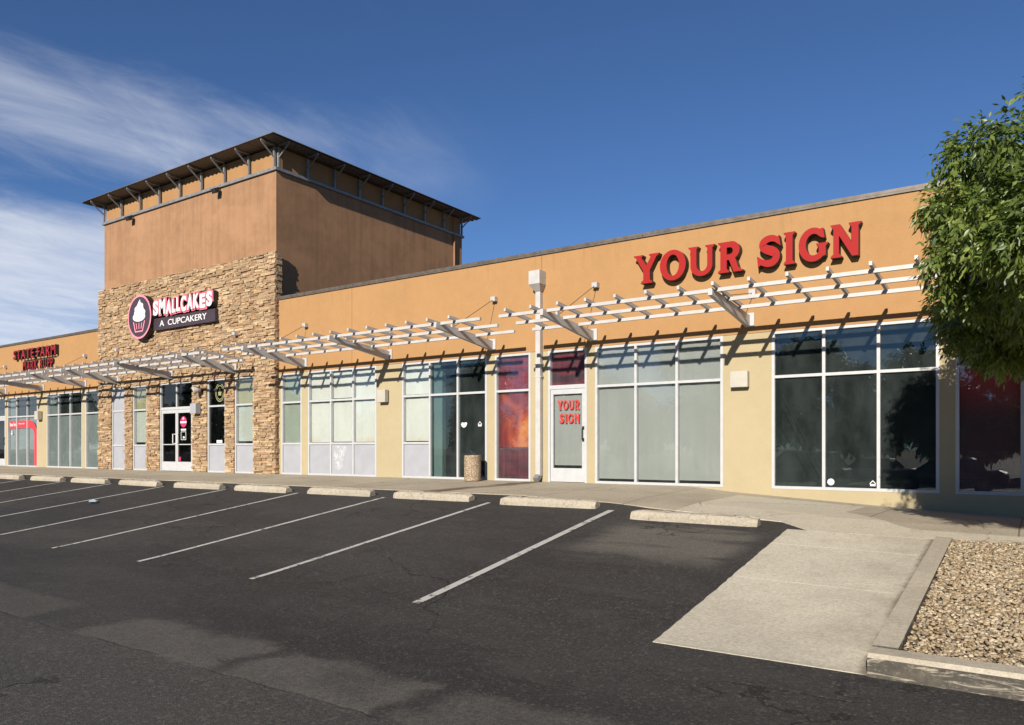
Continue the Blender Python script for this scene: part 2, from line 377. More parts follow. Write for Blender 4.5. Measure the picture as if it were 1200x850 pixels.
# ground materials
def asphalt():
    m, t, b = mat('sealed_asphalt', (0.03, 0.03, 0.03), 0.8, spec=0.3)
    p = t.pos(); x, y, z = t.xyz(p)
    big = t.noise(t.mapv(p, scale=(0.35, 1.0, 1)), 0.7, 6, 0.65); med = t.noise(p, 2.6, 6, 0.65); wob = t.noise(p, 1.7, 5, 0.6)
    col = t.mix(t.ss(big, 0.3, 0.72), (0.0225, 0.0215, 0.021), (0.043, 0.0405, 0.0385))
    col = t.mix(t.m('MULTIPLY', t.ss(med, 0.5, 0.72), 0.5), col, (0.052, 0.049, 0.046))
    # unsealed, coarser drive lane in front
    yy = t.m('ADD', y, t.m('MULTIPLY', t.m('SUBTRACT', wob, 0.5), 0.5))
    lane = t.ss(yy, -11.42, -11.62)
    col = t.mix(t.m('MULTIPLY', lane, t.ss(big, 0.25, 0.6, 0.35, 0.95)), col, (0.056, 0.052, 0.049))
    jl0 = t.m('ADD', y, t.m('MULTIPLY', t.m('SUBTRACT', t.noise(p, 3.0, 5, 0.7), 0.5), 0.16))
    # worn concrete gutter strip showing through the sealer
    gb = t.m('MULTIPLY', t.ss(jl0, -11.60, -11.55), t.ss(yy, -10.78, -10.96))
    gn = t.noise(t.mapv(p, scale=(0.55, 0.4, 1), loc=(1.3, 0, 0)), 1.0, 3, 0.5)
    xw = t.m('ADD', x, t.m('MULTIPLY', t.m('SUBTRACT', wob, 0.5), 0.9))
    gx = 0.0
    for xa_, xb_, k_ in ((-13.5, -8.6, 0.55), (-7.45, -5.35, 0.95), (-5.15, -3.55, 1.0), (-3.3, -1.2, 0.8), (-20.0, -15.0, 0.4)):
        gx = t.m('MAXIMUM', gx, t.m('MULTIPLY', t.m('MULTIPLY', t.ss(xw, xa_ - 0.12, xa_ + 0.12), t.ss(xw, xb_ + 0.10, xb_ - 0.10)), t.m('MULTIPLY', t.ss(gn, 0.26, 0.40), k_)))
    col = t.mix(t.m('MULTIPLY', t.m('MULTIPLY', gb, gx), 0.85), col, t.mix(med, (0.080, 0.075, 0.068), (0.135, 0.126, 0.112)))
    # worn stall by the concrete walk, crossed by darker streaks
    px = t.m('MULTIPLY', t.ss(x, -5.35, -4.8), t.ss(x, -2.85, -3.2)); py = t.m('MULTIPLY', t.ss(yy, -6.9, -6.1), t.ss(yy, -4.55, -4.8))
    strk = t.noise(t.mapv(p, scale=(0.5, 1.9, 1)), 1.4, 3, 0.5)
    col = t.mix(t.m('MULTIPLY', t.m('MULTIPLY', px, py), t.ss(strk, 0.36, 0.58)), col, (0.125, 0.116, 0.10))
    # stain pools and tyre scuffs
    stn = t.noise(t.mapv(p, scale=(0.5, 1.3, 1), loc=(7, 3, 0)), 1.1, 4, 0.6, 0.8)
    col = t.mix(t.m('MULTIPLY', t.ss(stn, 0.62, 0.72), 0.5), col, (0.014, 0.0135, 0.013))
    # cracks
    wv = t.n('VectorMath', operation='ADD'); t.set(wv, 0, p)
    nv = t.n('TexNoise'); t.set(nv, 'Vector', p); t.set(nv, 'Scale', 1.6); t.set(nv, 'Detail', 5.0)
    sc = t.n('VectorMath', operation='SCALE'); t.set(sc, 0, nv.outputs['Color']); sc.inputs['Scale'].default_value = 0.9; t.set(wv, 1, sc.outputs[0])
    vo = t.n('TexVoronoi', {'Vector': wv.outputs[0], 'Scale': 0.42}, feature='DISTANCE_TO_EDGE')
    cmask = t.ss(t.noise(t.mapv(p, loc=(4, 9, 0)), 0.45, 3), 0.50, 0.60)
    crack = t.m('MULTIPLY', t.ss(vo.outputs[0], 0.010, 0.003), cmask)
    jl = t.m('ADD', y, t.m('MULTIPLY', t.m('SUBTRACT', t.noise(p, 3.0, 5, 0.7), 0.5), 0.16))
    joint = t.m('MULTIPLY', t.ss(t.m('ABSOLUTE', t.m('ADD', jl, 11.55)), 0.022, 0.006), t.ss(t.noise(p, 1.1, 3), 0.36, 0.60, 0.15, 0.9))
    crack = t.m('MAXIMUM', crack, t.m('MULTIPLY', joint, t.ss(x, -30.0, -10.0)))
    col = t.mix(t.m('MULTIPLY', crack, 0.85), col, (0.008, 0.0075, 0.007))
    # aggregate
    sp = t.n('TexVoronoi', {'Vector': p, 'Scale': 120.0}); s2 = t.n('TexVoronoi', {'Vector': p, 'Scale': 55.0})
    sr = t.xyz(sp.outputs['Color'])[0]; s2r = t.xyz(s2.outputs['Color'])[0]
    bright = t.m('MAXIMUM', t.m('MULTIPLY', t.ss(sr, 0.72, 0.98), t.m('ADD', 0.22, t.m('MULTIPLY', lane, 0.25))), t.m('MULTIPLY', t.ss(s2r, 0.94, 0.99), 0.45))
    col = t.mix(bright, col, (0.16, 0.15, 0.135))
    col = t.mix(t.m('MULTIPLY', t.ss(sr, 0.30, 0.05), 0.45), col, (0.010, 0.010, 0.010))
    s3_ = t.n('TexVoronoi', {'Vector': p, 'Scale': 38.0}); s3r = t.xyz(s3_.outputs['Color'])[0]
    grit = t.noise(p, 30.0, 6, 0.85)
    col = t.mix(1.0, col, t.mix(t.ss(grit, 0.30, 0.72), (0.62, 0.62, 0.62), (1.42, 1.41, 1.39)), 'MULTIPLY')
    col = t.mix(t.m('MULTIPLY', t.ss(s3r, 0.90, 0.97), t.m('ADD', 0.30, t.m('MULTIPLY', lane, 0.25))), col, (0.13, 0.12, 0.108))
    blot = t.noise(t.mapv(p, scale=(0.45, 1.0, 1), loc=(11, 2, 0)), 2.0, 7, 0.7)
    col = t.mix(t.m('MULTIPLY', t.ss(blot, 0.52, 0.70), 0.45), col, (0.066, 0.061, 0.056))
    t.set(b, 'Base Color', col)
    t.set(b, 'Roughness', t.ss(big, 0.3, 0.7, 0.66, 0.9))
    hb = t.m('ADD', t.m('MULTIPLY', sp.outputs['Distance'], 0.7), t.m('MULTIPLY', t.m('SUBTRACT', 1.0, crack), 1.0))
    t.set(b, 'Normal', t.bump(hb, 0.55, 0.008))
    return m
M['asphalt'] = asphalt()

def concrete(name, col, joints=None, walk=False):
    m, t, b = mat(name, col, 0.88, spec=0.25)
    p = t.pos(); x, y, z = t.xyz(p)
    big = t.noise(p, 0.5, 5, 0.6); med = t.noise(p, 3.0, 6, 0.65); fine = t.noise(p, 90, 3, 0.7)
    c_ = t.mix(t.ss(big, 0.3, 0.7), tuple(k * 0.86 for k in col), tuple(k * 1.08 for k in col))
    c_ = t.mix(t.m('MULTIPLY', t.ss(med, 0.48, 0.75), 0.4), c_, tuple(k * 0.68 for k in col))
    c_ = t.mix(t.m('MULTIPLY', t.ss(fine, 0.55, 0.8), 0.35), c_, tuple(k * 0.6 for k in col))
    if walk == 'sidewalk':
        # brown water stain below the drainpipe
        yy = t.m('ADD', y, 0.0); line = t.m('ADD', x, t.m('ADD', 9.66, t.m('MULTIPLY', y, -0.18)))
        wob = t.m('MULTIPLY', t.m('SUBTRACT', t.noise(p, 2.0, 5, 0.6), 0.5), 0.6)
        stn = t.ss(t.m('ABSOLUTE', t.m('ADD', line, wob)), 0.34, 0.16)
        c_ = t.mix(t.m('MULTIPLY', stn, t.ss(t.noise(t.mapv(p, scale=(2.5, 0.5, 1)), 1.6, 4), 0.25, 0.6, 0.3, 0.85)), c_, (0.10, 0.058, 0.034))
        # control joints across the walk
        fx = t.m('ABSOLUTE', t.m('SUBTRACT', t.m('FRACT', t.m('DIVIDE', t.m('ADD', x, 60.3), 1.85)), 0.5))
        c_ = t.mix(t.m('MULTIPLY', t.ss(fx, 0.008, 0.004), 0.75), c_, (0.11, 0.095, 0.075))
        fy = t.m('ABSOLUTE', t.m('ADD', y, 1.72))
        c_ = t.mix(t.m('MULTIPLY', t.ss(fy, 0.014, 0.007), 0.45), c_, (0.14, 0.12, 0.095))
        # newer pale slab at the right
        nw = t.m('MAXIMUM', t.m('MULTIPLY', t.m('MULTIPLY', t.ss(x, -4.74, -4.70), t.ss(x, -2.44, -2.50)), t.ss(y, -0.55, -0.6)), t.m('MULTIPLY', t.ss(x, -3.4, -3.3), t.ss(t.m('ADD', y, t.m('MULTIPLY', t.ss(x, -2.6, -1.2), 1.6)), -2.2, -2.3)))
        c_ = t.mix(t.m('MULTIPLY', nw, 0.92), c_, t.mix(med, (0.54, 0.49, 0.39), (0.66, 0.605, 0.495)))
    if walk == 'path':
        for yj in (-5.35, -6.95):
            fy = t.m('ABSOLUTE', t.m('SUBTRACT', t.m('ADD', y, t.m('MULTIPLY', x, 0.03)), yj))
            c_ = t.mix(t.m('MULTIPLY', t.ss(fy, 0.022, 0.010), 0.6), c_, tuple(min(1, k * 1.35) for k in col))
        stn = t.m('MULTIPLY', t.ss(t.noise(p, 1.3, 5, 0.6), 0.45, 0.7), t.ss(x, -2.0, -1.1))
        c_ = t.mix(t.m('MULTIPLY', stn, 0.55), c_, tuple(k * 0.55 for k in col))
        ed = t.ss(t.m('ADD', x, t.m('MULTIPLY', t.m('SUBTRACT', t.noise(p, 5, 4), 0.5), 0.12)), -1.12, -1.04)
        c_ = t.mix(t.m('MULTIPLY', ed, 0.7), c_, (0.10, 0.07, 0.045))
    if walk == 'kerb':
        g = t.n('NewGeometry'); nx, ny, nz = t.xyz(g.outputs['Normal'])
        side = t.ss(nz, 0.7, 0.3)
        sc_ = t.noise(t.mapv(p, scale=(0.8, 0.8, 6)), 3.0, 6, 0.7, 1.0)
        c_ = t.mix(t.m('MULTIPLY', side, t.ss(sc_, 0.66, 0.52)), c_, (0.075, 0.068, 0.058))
    if walk == 'stop':
        pit = t.noise(p, 14, 5, 0.7); c_ = t.mix(t.ss(pit, 0.56, 0.70), c_, tuple(k * 0.5 for k in col))
    sp = t.n('TexVoronoi', {'Vector': p, 'Scale': 70.0}); sr = t.xyz(sp.outputs['Color'])[0]
    c_ = t.mix(t.m('MULTIPLY', t.ss(sr, 0.86, 0.97), 0.35), c_, tuple(k * 0.45 for k in col))
    grit = t.noise(p, 26.0, 6, 0.8); c_ = t.mix(1.0, c_, t.mix(t.ss(grit, 0.3, 0.7), (0.80, 0.79, 0.77), (1.14, 1.14, 1.13)), 'MULTIPLY')
    drt = t.noise(t.mapv(p, loc=(5, 8, 2)), 1.1, 8, 0.72)
    c_ = t.mix(t.m('MULTIPLY', t.ss(drt, 0.52, 0.74), 0.38), c_, tuple(k * q for k, q in zip(col, (0.62, 0.58, 0.52))))
    vo = t.n('TexVoronoi', {'Vector': t.mix(0.25, p, t.n('TexNoise', {'Vector': p, 'Scale': 2.0, 'Detail': 5.0}).outputs['Color'], 'ADD'), 'Scale': 0.33}, feature='DISTANCE_TO_EDGE')
    c_ = t.mix(t.m('MULTIPLY', t.m('MULTIPLY', t.ss(vo.outputs[0], 0.006, 0.002), t.ss(drt, 0.46, 0.54)), 0.7 if walk == 'sidewalk' else 0.0), c_, tuple(k * 0.3 for k in col))
    t.set(b, 'Base Color', c_)
    t.set(b, 'Normal', t.bump(t.m('ADD', fine, t.m('MULTIPLY', med, 0.8)), 0.7 if walk == 'stop' else 0.35, 0.012))
    return m
M['sidewalk'] = concrete('sidewalk_concrete', (0.45, 0.395, 0.305), walk='sidewalk')
M['path'] = concrete('path_concrete', (0.60, 0.55, 0.45), walk='path')
M['kerb'] = concrete('kerb_concrete', (0.52, 0.465, 0.37), walk='kerb')
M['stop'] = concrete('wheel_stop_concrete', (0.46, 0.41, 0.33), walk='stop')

m, t, b = mat('worn_line_paint', (0.6, 0.6, 0.58), 0.8)
p = t.pos(); n = t.noise(p, 9.0, 6, 0.7); n2 = t.noise(p, 1.3, 3, 0.5)
w = t.ss(t.m('ADD', t.m('MULTIPLY', n, 0.8), t.m('MULTIPLY', n2, 0.25)), 0.56, 0.66)
t.set(b, 'Base Color', t.mix(w, t.mix(t.noise(p, 60, 3), (0.40, 0.39, 0.365), (0.56, 0.55, 0.52)), (0.07, 0.066, 0.06))); M['line'] = m

m, t, b = mat('ledger_stone', (0.4, 0.3, 0.2), 0.9, spec=0.15)
a = t.n('Attribute', attribute_name='Col'); p = t.pos()
n = t.noise(p, 11.0, 5, 0.65)
t.set(b, 'Base Color', t.mix(t.ss(n, 0.3, 0.7), t.mix(1.0, a.outputs['Color'], (0.78, 0.76, 0.74), 'MULTIPLY'), t.mix(1.0, a.outputs['Color'], (1.12, 1.1, 1.06), 'MULTIPLY')))
t.set(b, 'Normal', t.bump(t.noise(p, 22, 6, 0.7), 0.9, 0.03)); M['stone'] = m
M['mortar'] = simple('stone_backing_mortar', (0.06, 0.045, 0.032), 0.95, 0, 0.2, 12, bump=0.4)

m, t, b = mat('landscape_rock', (0.4, 0.3, 0.2), 0.9, spec=0.2)
a = t.n('Attribute', attribute_name='Col'); t.set(b, 'Base Color', a.outputs['Color']); M['rock'] = m
M['soil'] = simple('rock_bed_soil', (0.16, 0.115, 0.07), 0.95, 0, 0.3, 30, bump=0.5)
M['dirt'] = simple('dry_ground', (0.26, 0.20, 0.14), 0.95, 0, 0.2, 0.2, bump=0.2)

# exposed-aggregate bin
m, t, b = mat('exposed_aggregate', (0.4, 0.3, 0.2), 0.85)
p = t.pos(); v = t.n('TexVoronoi', {'Vector': p, 'Scale': 42.0}); vr = t.xyz(v.outputs['Color'])[0]
t.set(b, 'Base Color', t.mix(t.ss(v.outputs['Distance'], 0.35, 0.6), t.mix(vr, (0.22, 0.14, 0.075), (0.66, 0.52, 0.36)), (0.24, 0.18, 0.12)))
t.set(b, 'Normal', t.bump(t.m('SUBTRACT', 1.0, v.outputs['Distance']), 0.6, 0.012)); M['aggregate'] = m

# foliage
def leaf_mat(name, c0, c1):
    m = bpy.data.materials.new(name); m.use_nodes = True; nt = m.node_tree; nt.nodes.clear(); t = NT(nt)
    o = t.n('OutputMaterial'); a = t.n('Attribute', attribute_name='Col'); r = t.xyz(a.outputs['Color'])[0]
    c_ = t.mix(r, c0, c1)
    pb = t.n('BsdfPrincipled', {'Base Color': c_, 'Roughness': 0.42, 'Specular IOR Level': 0.45})
    tl = t.n('BsdfTranslucent', {'Color': t.mix(1.0, c_, (1.3, 1.5, 0.5), 'MULTIPLY')})
    mx = t.n('MixShader', {0: 0.26, 1: pb.outputs[0], 2: tl.outputs[0]}); t.set(o, 0, mx.outputs[0]); return m
M['leaf'] = leaf_mat('ash_leaves', (0.048, 0.085, 0.015), (0.25, 0.31, 0.072))
M['leaf_far'] = leaf_mat('far_leaves', (0.022, 0.042, 0.014), (0.07, 0.10, 0.03))
m, t, b = mat('bark', (0.16, 0.12, 0.085), 0.9)
n = t.noise(t.mapv(t.pos(), scale=(14, 14, 3)), 2.0, 6, 0.65)
t.set(b, 'Base Color', t.mix(n, (0.09, 0.068, 0.05), (0.24, 0.19, 0.14))); t.set(b, 'Normal', t.bump(n, 0.8, 0.02)); M['bark'] = m

# ================================================================== GROUND SHAPE
PY = [-4000, -200, -40, -20, -15, -11.5, -10, -9.0, -8.4, -4.4, -3.9, -3.2, 0, 60]
PZ = [-3, -1.6, -1.3, -1.06, -1.0, -0.95, -0.925, -0.875, -0.80, -0.265, -0.20, -0.11, 0, 0]
DX = [-100, -6.0, -5.0, -2.5, 0, 4, 12]; DZ = [0, 0, -0.095, -0.25, -0.37, -0.48, -0.6]
def Gd(x, y):
    w_ = float(np.interp(y, [-9.0, -4.5, 0], [0.0, 0.22, 1.0]))
    return float(np.interp(y, PY, PZ)) + float(np.interp(x, DX, DZ)) * w_
def edge_y(x): return float(np.interp(x, [-100, -14, -8, -5.8, -2.9, -2.4], [-3.2, -3.15, -3.2, -3.5, -3.95, -4.1]))

def sheet_mesh(name, xs, ys, zf, m_, thick=None):
    mb = MB(); vs = [(x, y, zf(x, y)) for y in ys for x in xs]; nx = len(xs); fs = []
    for j in range(len(ys) - 1):
        for i in range(nx - 1):
            k = j * nx + i; fs.append((k, k + 1, k + nx + 1, k + nx))
    mb.add(vs, fs); return mb.build(name, m_, None, smooth=True)

XS = [-400, -200, -120, -80] + sorted(set(list(np.arange(-64, 20, 1.0)) + [-2.5, -5.5, -4.5, -3.5, -1.5])) + [24, 40, 80, 160, 300]
YS = [-200, -120, -80, -60, -50, -40, -30, -25, -20, -17, -15, -13.5, -12.5, -11.5, -10.8] + [-10.4, -10.0, -9.7, -9.35, -9.06, -9.0, -8.8, -8.4] + list(np.arange(-8.1, -4.6, 0.3)) + [-4.5, -4.4, -4.2, -4.05, -3.9, -3.7, -3.5, -3.2, -2.95, -2.6]
struct(sheet_mesh('parking_lot', XS, YS, lambda x, y: Gd(x, y) - (0.0 if y < edge_y(x) + 0.05 else (0.25 if y > -2.95 else 0.012)), M['asphalt']))
struct(sheet_mesh('ground', [-5000, -1000, -300, -60, 0, 60, 300, 1000, 5000], [-5000, -1000, -300, -100, -20, 20, 100, 1000, 5000], lambda x, y: -3.4 if y < -30 or abs(x) > 70 else -3.4, M['dirt']))

# sidewalk slab with a real front edge
mb = MB(); xs = list(np.arange(-62, -14, 1.5)) + list(np.arange(-14, 13.01, 0.5))
def sw(x, y): return Gd(x, y) + float(np.interp(y, [-4.4, -3.9, -3.2, 0.0], [0.008, 0.010, 0.013, 0.004]))
for xa, xb in zip(xs[:-1], xs[1:]):
    def col_(x):
        e = edge_y(x) if x < -2.6 else -4.45
        return [(x, e + (0.03 - e) * k, sw(x, e + (0.03 - e) * k)) for k in (0, 0.25, 0.5, 0.75, 1.0)]
    A_, B_ = col_(xa), col_(xb)
    for k in range(4): mb.add([A_[k], B_[k], B_[k + 1], A_[k + 1]], [(0, 1, 2, 3)])
    a0, b0 = A_[0], B_[0]
    mb.add([(a0[0], a0[1], a0[2] - 0.3), (b0[0], b0[1], b0[2] - 0.3), b0, a0], [(0, 1, 2, 3)])
struct(mb.build('sidewalk', M['sidewalk']))

# concrete walk between the stalls and the rock bed
mb = MB(); ys = [-9.06, -9.0, -8.9, -8.8, -8.7, -8.6, -8.5, -8.4, -8.3, -8.2] + list(np.arange(-8.1, -4.6, 0.1)) + [-4.5, -4.43]
jx = [random.uniform(-0.007, 0.007) for _ in ys]
for i in range(len(ys) - 1):
    y0, y1 = ys[i], ys[i + 1]
    xl0 = -2.70 - 0.02 * (y0 + 9.06) + jx[i]; xl1 = -2.70 - 0.02 * (y1 + 9.06) + jx[i + 1]; xr = -1.015
    P = lambda x, y: (x, y, Gd(x, y) + 0.006)
    mb.add([P(xl0, y0), P(xr, y0), P(xr, y1), P(xl1, y1)], [(0, 1, 2, 3)])
    a_ = P(xl0, y0); b_ = P(xl1, y1)
    mb.add([(a_[0], a_[1], a_[2] - 0.3), a_, b_, (b_[0], b_[1], b_[2] - 0.3)], [(0, 1, 2, 3)])
for xa, xb in ((-2.70 + jx[0], -1.015),):
    y0 = ys[0]; mb.add([(xa, y0, Gd(xa, y0) - 0.3), (xb, y0, Gd(xb, y0) - 0.3), (xb, y0, Gd(xb, y0) + 0.006), (xa, y0, Gd(xa, y0) + 0.006)], [(0, 1, 2, 3)])
struct(mb.build('concrete_path', M['path']))

# kerb round the rock bed
def ct(y): return float(np.interp(y, [-9.05, -4.45], [Gd(-0.9, -9.05) + 0.165, Gd(-0.9, -4.45) + 0.048]))
mb = MB()
ys = list(np.linspace(-8.86, -4.46, 16))
for y0, y1 in zip(ys[:-1], ys[1:]):
    o = [(-1.012, y0), (-0.835, y0), (-0.835, y1), (-1.012, y1)]
    mb.add([(x, y, ct(y)) for x, y in o] + [(x, y, ct(y) - 0.45) for x, y in o], [(0, 1, 2, 3), (0, 3, 7, 4), (1, 5, 6, 2), (0, 4, 5, 1), (3, 2, 6, 7)])
xk = list(np.linspace(-1.012, 9.0, 24))
for x0, x1 in zip(xk[:-1], xk[1:]):
    g = ct(-9.05)
    pr = [(-9.10, g - 0.4), (-9.075, g - 0.03), (-9.045, g), (-8.862, g + 0.004), (-8.862, g - 0.4)]
    vs = [(x0, y, z) for y, z in pr] + [(x1, y, z) for y, z in pr]; n_ = len(pr)
    mb.add(vs, [(i, i + n_, i + 1 + n_, i + 1) for i in range(n_ - 1)])
    if x0 == xk[0]: mb.add([(x0, y, z) for y, z in pr], [tuple(range(n_))])
struct(mb.build('kerb', M['kerb']))

# rock mulch: a bed of soil and thousands of loose stones
def bed(x, y): return ct(y) - 0.045 + 0.03 * math.sin(x * 1.1 + y * 0.7) + float(np.interp(x, [-0.8, 0.4, 9], [0, 0.05, 0.05]))
o = sheet_mesh('rock_bed', list(np.linspace(-0.84, 9, 30)), list(np.linspace(-8.87, -4.44, 16)), lambda x, y: bed(x, y) - 0.03, M['soil']); struct(o)
ico_bm = bmesh.new(); bmesh.ops.create_icosphere(ico_bm, subdivisions=1, radius=1.0)
ico_v = np.array([v.co[:] for v in ico_bm.verts]); ico_f = np.array([[v.index for v in f.verts] for f in ico_bm.faces]); ico_bm.free()
NR = 32000
rx = np.where(rng.random(NR) < 0.70, rng.uniform(-0.83, 2.2, NR), rng.uniform(2.2, 8.9, NR)); ry = rng.uniform(-8.84, -4.47, NR)
rad = rng.uniform(0.010, 0.024, NR) * np.where(rx > 2.2, 1.5, 1.0); rad *= np.where(rng.random(NR) < 0.05, 1.5, 1)
rz = np.array([bed(a_, b_) for a_, b_ in zip(rx, ry)]) - 0.012 + rng.uniform(-0.006, 0.012, NR)
scl = np.stack([rng.uniform(0.9, 1.45, NR), rng.uniform(0.7, 1.1, NR), rng.uniform(0.45, 0.75, NR)], 1) * rad[:, None]
ang = rng.uniform(0, 6.283, NR); tx = rng.uniform(-0.5, 0.5, NR)
jit = rng.uniform(0.55, 1.3, (NR, len(ico_v), 1))
V = ico_v[None] * jit * scl[:, None, :]
cx_, sx_ = np.cos(tx)[:, None], np.sin(tx)[:, None]
V = np.stack([V[..., 0], V[..., 1] * cx_ - V[..., 2] * sx_, V[..., 1] * sx_ + V[..., 2] * cx_], -1)
ca, sa = np.cos(ang)[:, None], np.sin(ang)[:, None]
V = np.stack([V[..., 0] * ca - V[..., 1] * sa, V[..., 0] * sa + V[..., 1] * ca, V[..., 2]], -1) + np.stack([rx, ry, rz], 1)[:, None, :]
pal = np.array([(0.50, 0.38, 0.24), (0.42, 0.31, 0.19), (0.58, 0.47, 0.33), (0.34, 0.25, 0.16), (0.48, 0.40, 0.30), (0.38, 0.30, 0.22), (0.62, 0.53, 0.40), (0.24, 0.175, 0.115)])
pc = pal[rng.integers(0, len(pal), NR)] * np.array([0.97, 0.97, 0.93]) * rng.uniform(0.66, 1.0, (NR, 1))

def np_mesh(name, V, F, m_, cols=None, smooth=False):
    """V (n,k,3) verts of n pieces, F (f,c) faces of one piece, cols (n,3)"""
    n_, k_, _ = V.shape; nf, nc = F.shape
    me = bpy.data.meshes.new(name); me.vertices.add(n_ * k_); me.vertices.foreach_set('co', V.reshape(-1).astype(np.float32))
    idx = (F[None] + (np.arange(n_) * k_)[:, None, None]).reshape(-1)
    me.loops.add(len(idx)); me.loops.foreach_set('vertex_index', idx.astype(np.int32))
    me.polygons.add(n_ * nf); me.polygons.foreach_set('loop_start', (np.arange(n_ * nf) * nc).astype(np.int32))
    if cols is not None:
        at = me.color_attributes.new('Col', 'FLOAT_COLOR', 'POINT')
        c4 = np.concatenate([np.repeat(cols, k_, 0), np.ones((n_ * k_, 1))], 1); at.data.foreach_set('color', c4.reshape(-1).astype(np.float32))
    me.materials.append(m_); me.update(calc_edges=True); me.validate()
    if smooth: me.polygons.foreach_set('use_smooth', [True] * len(me.polygons))
    return me
me = np_mesh('gravel', V, ico_f, M['rock'], pc)
o = bpy.data.objects.new('gravel', me); COL.objects.link(o); o['kind'] = 'stuff'

# parking lines
LX = [-5.68, -8.2] + [-8.2 - 2.63 * k for k in range(1, 12)]
for i, xl in enumerate(LX):
    mb = MB(); ya, yb = (-9.05, -3.95)
    if i == 0: ya, yb = -9.0, -4.02
    yy = list(np.linspace(ya, yb, 16)); hw = 0.046 if i else 0.056
    sk = 0.22 if i == 0 else 0.0
    for y0, y1 in zip(yy[:-1], yy[1:]):
        s0, s1 = sk * (yb - y0) / (yb - ya), sk * (yb - y1) / (yb - ya)
        mb.add([(xl + s0 - hw, y0, Gd(xl, y0) + 0.005), (xl + s0 + hw, y0, Gd(xl, y0) + 0.005), (xl + s1 + hw, y1, Gd(xl, y1) + 0.005), (xl + s1 - hw, y1, Gd(xl, y1) + 0.005)], [(0, 1, 2, 3)])
    struct(mb.build('parking_line', M['line']))

# ================================================================== BUILDING
B = empty('commercial_building', (-19.22, 0, 0), 'long single storey orange and yellow stucco retail building with a taller stone faced tower', 'building')
HEAD = 3.07; TRAN = 2.18; XT0, XT1 = -29.40, -19.22; XR = 12.0; XL = -62.0
# openings: (x0, x1)
OP = {'S0': (-41.0, -37.93), 'L1': (-37.74, -34.88), 'L2': (-34.05, -31.10), 'L3': (-30.84, -29.62), 'S9': (-46.0, -42.0),
      'C1': (-18.97, -18.04), 'C2': (-17.76, -14.95), 'D': (-14.00, -11.17), 'E': (-10.93, -9.88), 'DR': (-9.39, -8.36), 'F': (-8.15, -5.22), 'G': (-4.25, -1.38), 'H': (-1.14, 1.72), 'K': (2.0, 4.9)}
def lower_wall(x0, x1, names):
    mb = MB(); op = sorted(OP[n_] for n_ in names); x = x0
    for a_, b_ in op:
        if a_ > x: mb.box(x, a_, 0, 0.28, -0.9, HEAD)
        mb.box(a_, b_, 0.004, 0.276, -0.9, 0.0); x = b_
    if x1 > x: mb.box(x, x1, 0, 0.28, -0.9, HEAD)
    return mb.build('lower_wall', M['yellow'], B)
lower_wall(XL, XT0 - 0.13, ['S9', 'S0', 'L1', 'L2', 'L3'])
lower_wall(XT1 + 0.05, XR, ['C1', 'C2', 'D', 'E', 'DR', 'F', 'G', 'H', 'K'])
for a_, b_ in ((XL, XT0 - 0.13), (XT1 + 0.05, XR)):
    mb = MB(); mb.box(a_, b_, -0.012, 0.3, HEAD, 5.37); mb.build('upper_wall', M['orange'], B)
    mb = MB(); x = a_
    while x < b_ - 0.01:
        x2 = min(b_, x + 3.05); mb.box(x, x2 - 0.006, -0.05, 0.34, 5.37, 5.425 + random.uniform(-0.003, 0.003)); mb.box(x, x2 - 0.006, -0.046, -0.02, 5.33, 5.372); x = x2
    mb.build('parapet_cap', M['cap'], B)
mb = MB(); mb.box(XL, XL + 0.3, 0.31, 17.7, -0.9, 5.37); mb.build('side_wall', M['yellow'], B)
mb = MB(); mb.box(XR - 0.3, XR, 0.31, 17.7, -0.9, 5.37); mb.build('side_wall', M['yellow'], B)
mb = MB(); mb.box(XL, XR, 17.7, 18.0, -0.9, 5.37); mb.build('rear_wall', M['orange'], B)
mb = MB(); mb.box(XL + 0.3, XT0 - 0.02, 0.31, 17.69, 4.6, 4.7); mb.box(XT1 + 0.02, XR - 0.3, 0.31, 17.69, 4.6, 4.7); mb.box(XT0 - 0.02, XT1 + 0.02, 9.2, 17.69, 4.6, 4.7); mb.build('roof_deck', M['cap'], B)
# interior shell
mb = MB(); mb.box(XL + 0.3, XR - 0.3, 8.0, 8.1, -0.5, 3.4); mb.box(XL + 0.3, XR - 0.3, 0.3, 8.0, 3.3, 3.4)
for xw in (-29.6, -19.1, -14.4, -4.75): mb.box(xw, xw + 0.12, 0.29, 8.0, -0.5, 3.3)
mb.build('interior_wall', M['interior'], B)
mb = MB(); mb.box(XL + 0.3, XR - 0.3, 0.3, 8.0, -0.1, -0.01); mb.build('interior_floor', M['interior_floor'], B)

# tower
SX0, SX1 = -29.56, -19.07; STOP = 6.83
mb = MB(); mb.box(XT0, XT1, 0, 0.3, HEAD, 9.37); mb.box(XT1 - 0.3, XT1, 0.3, 9.17, 3.4, 9.37); mb.box(XT0, XT0 + 0.3, 0.3, 9.17, 3.4, 9.37); mb.box(XT0 + 0.3, XT1 - 0.3, 8.87, 9.17, 3.4, 9.37)
tower = mb.build('tower_wall', M['brown'], B)
mb = MB(); i_ = 0.05; mb.box(XT0 + i_, XT1 - i_, i_, 9.17 - i_, 9.37, 10.10); mb.build('frieze_wall', M['frieze'], B)
mb = MB()
for (a_, b_, c_, d_) in ((XT0 - 0.07, XT1 + 0.07, -0.07, -0.001), (XT1 + 0.001, XT1 + 0.07, -0.001, 9.17), (XT0 - 0.07, XT0 - 0.001, -0.001, 9.17), (XT0 - 0.07, XT1 + 0.07, 9.171, 9.24)):
    mb.box(a_, b_, c_, d_, 9.34, 9.43)
mb.build('trim_rail', M['steel'], B)
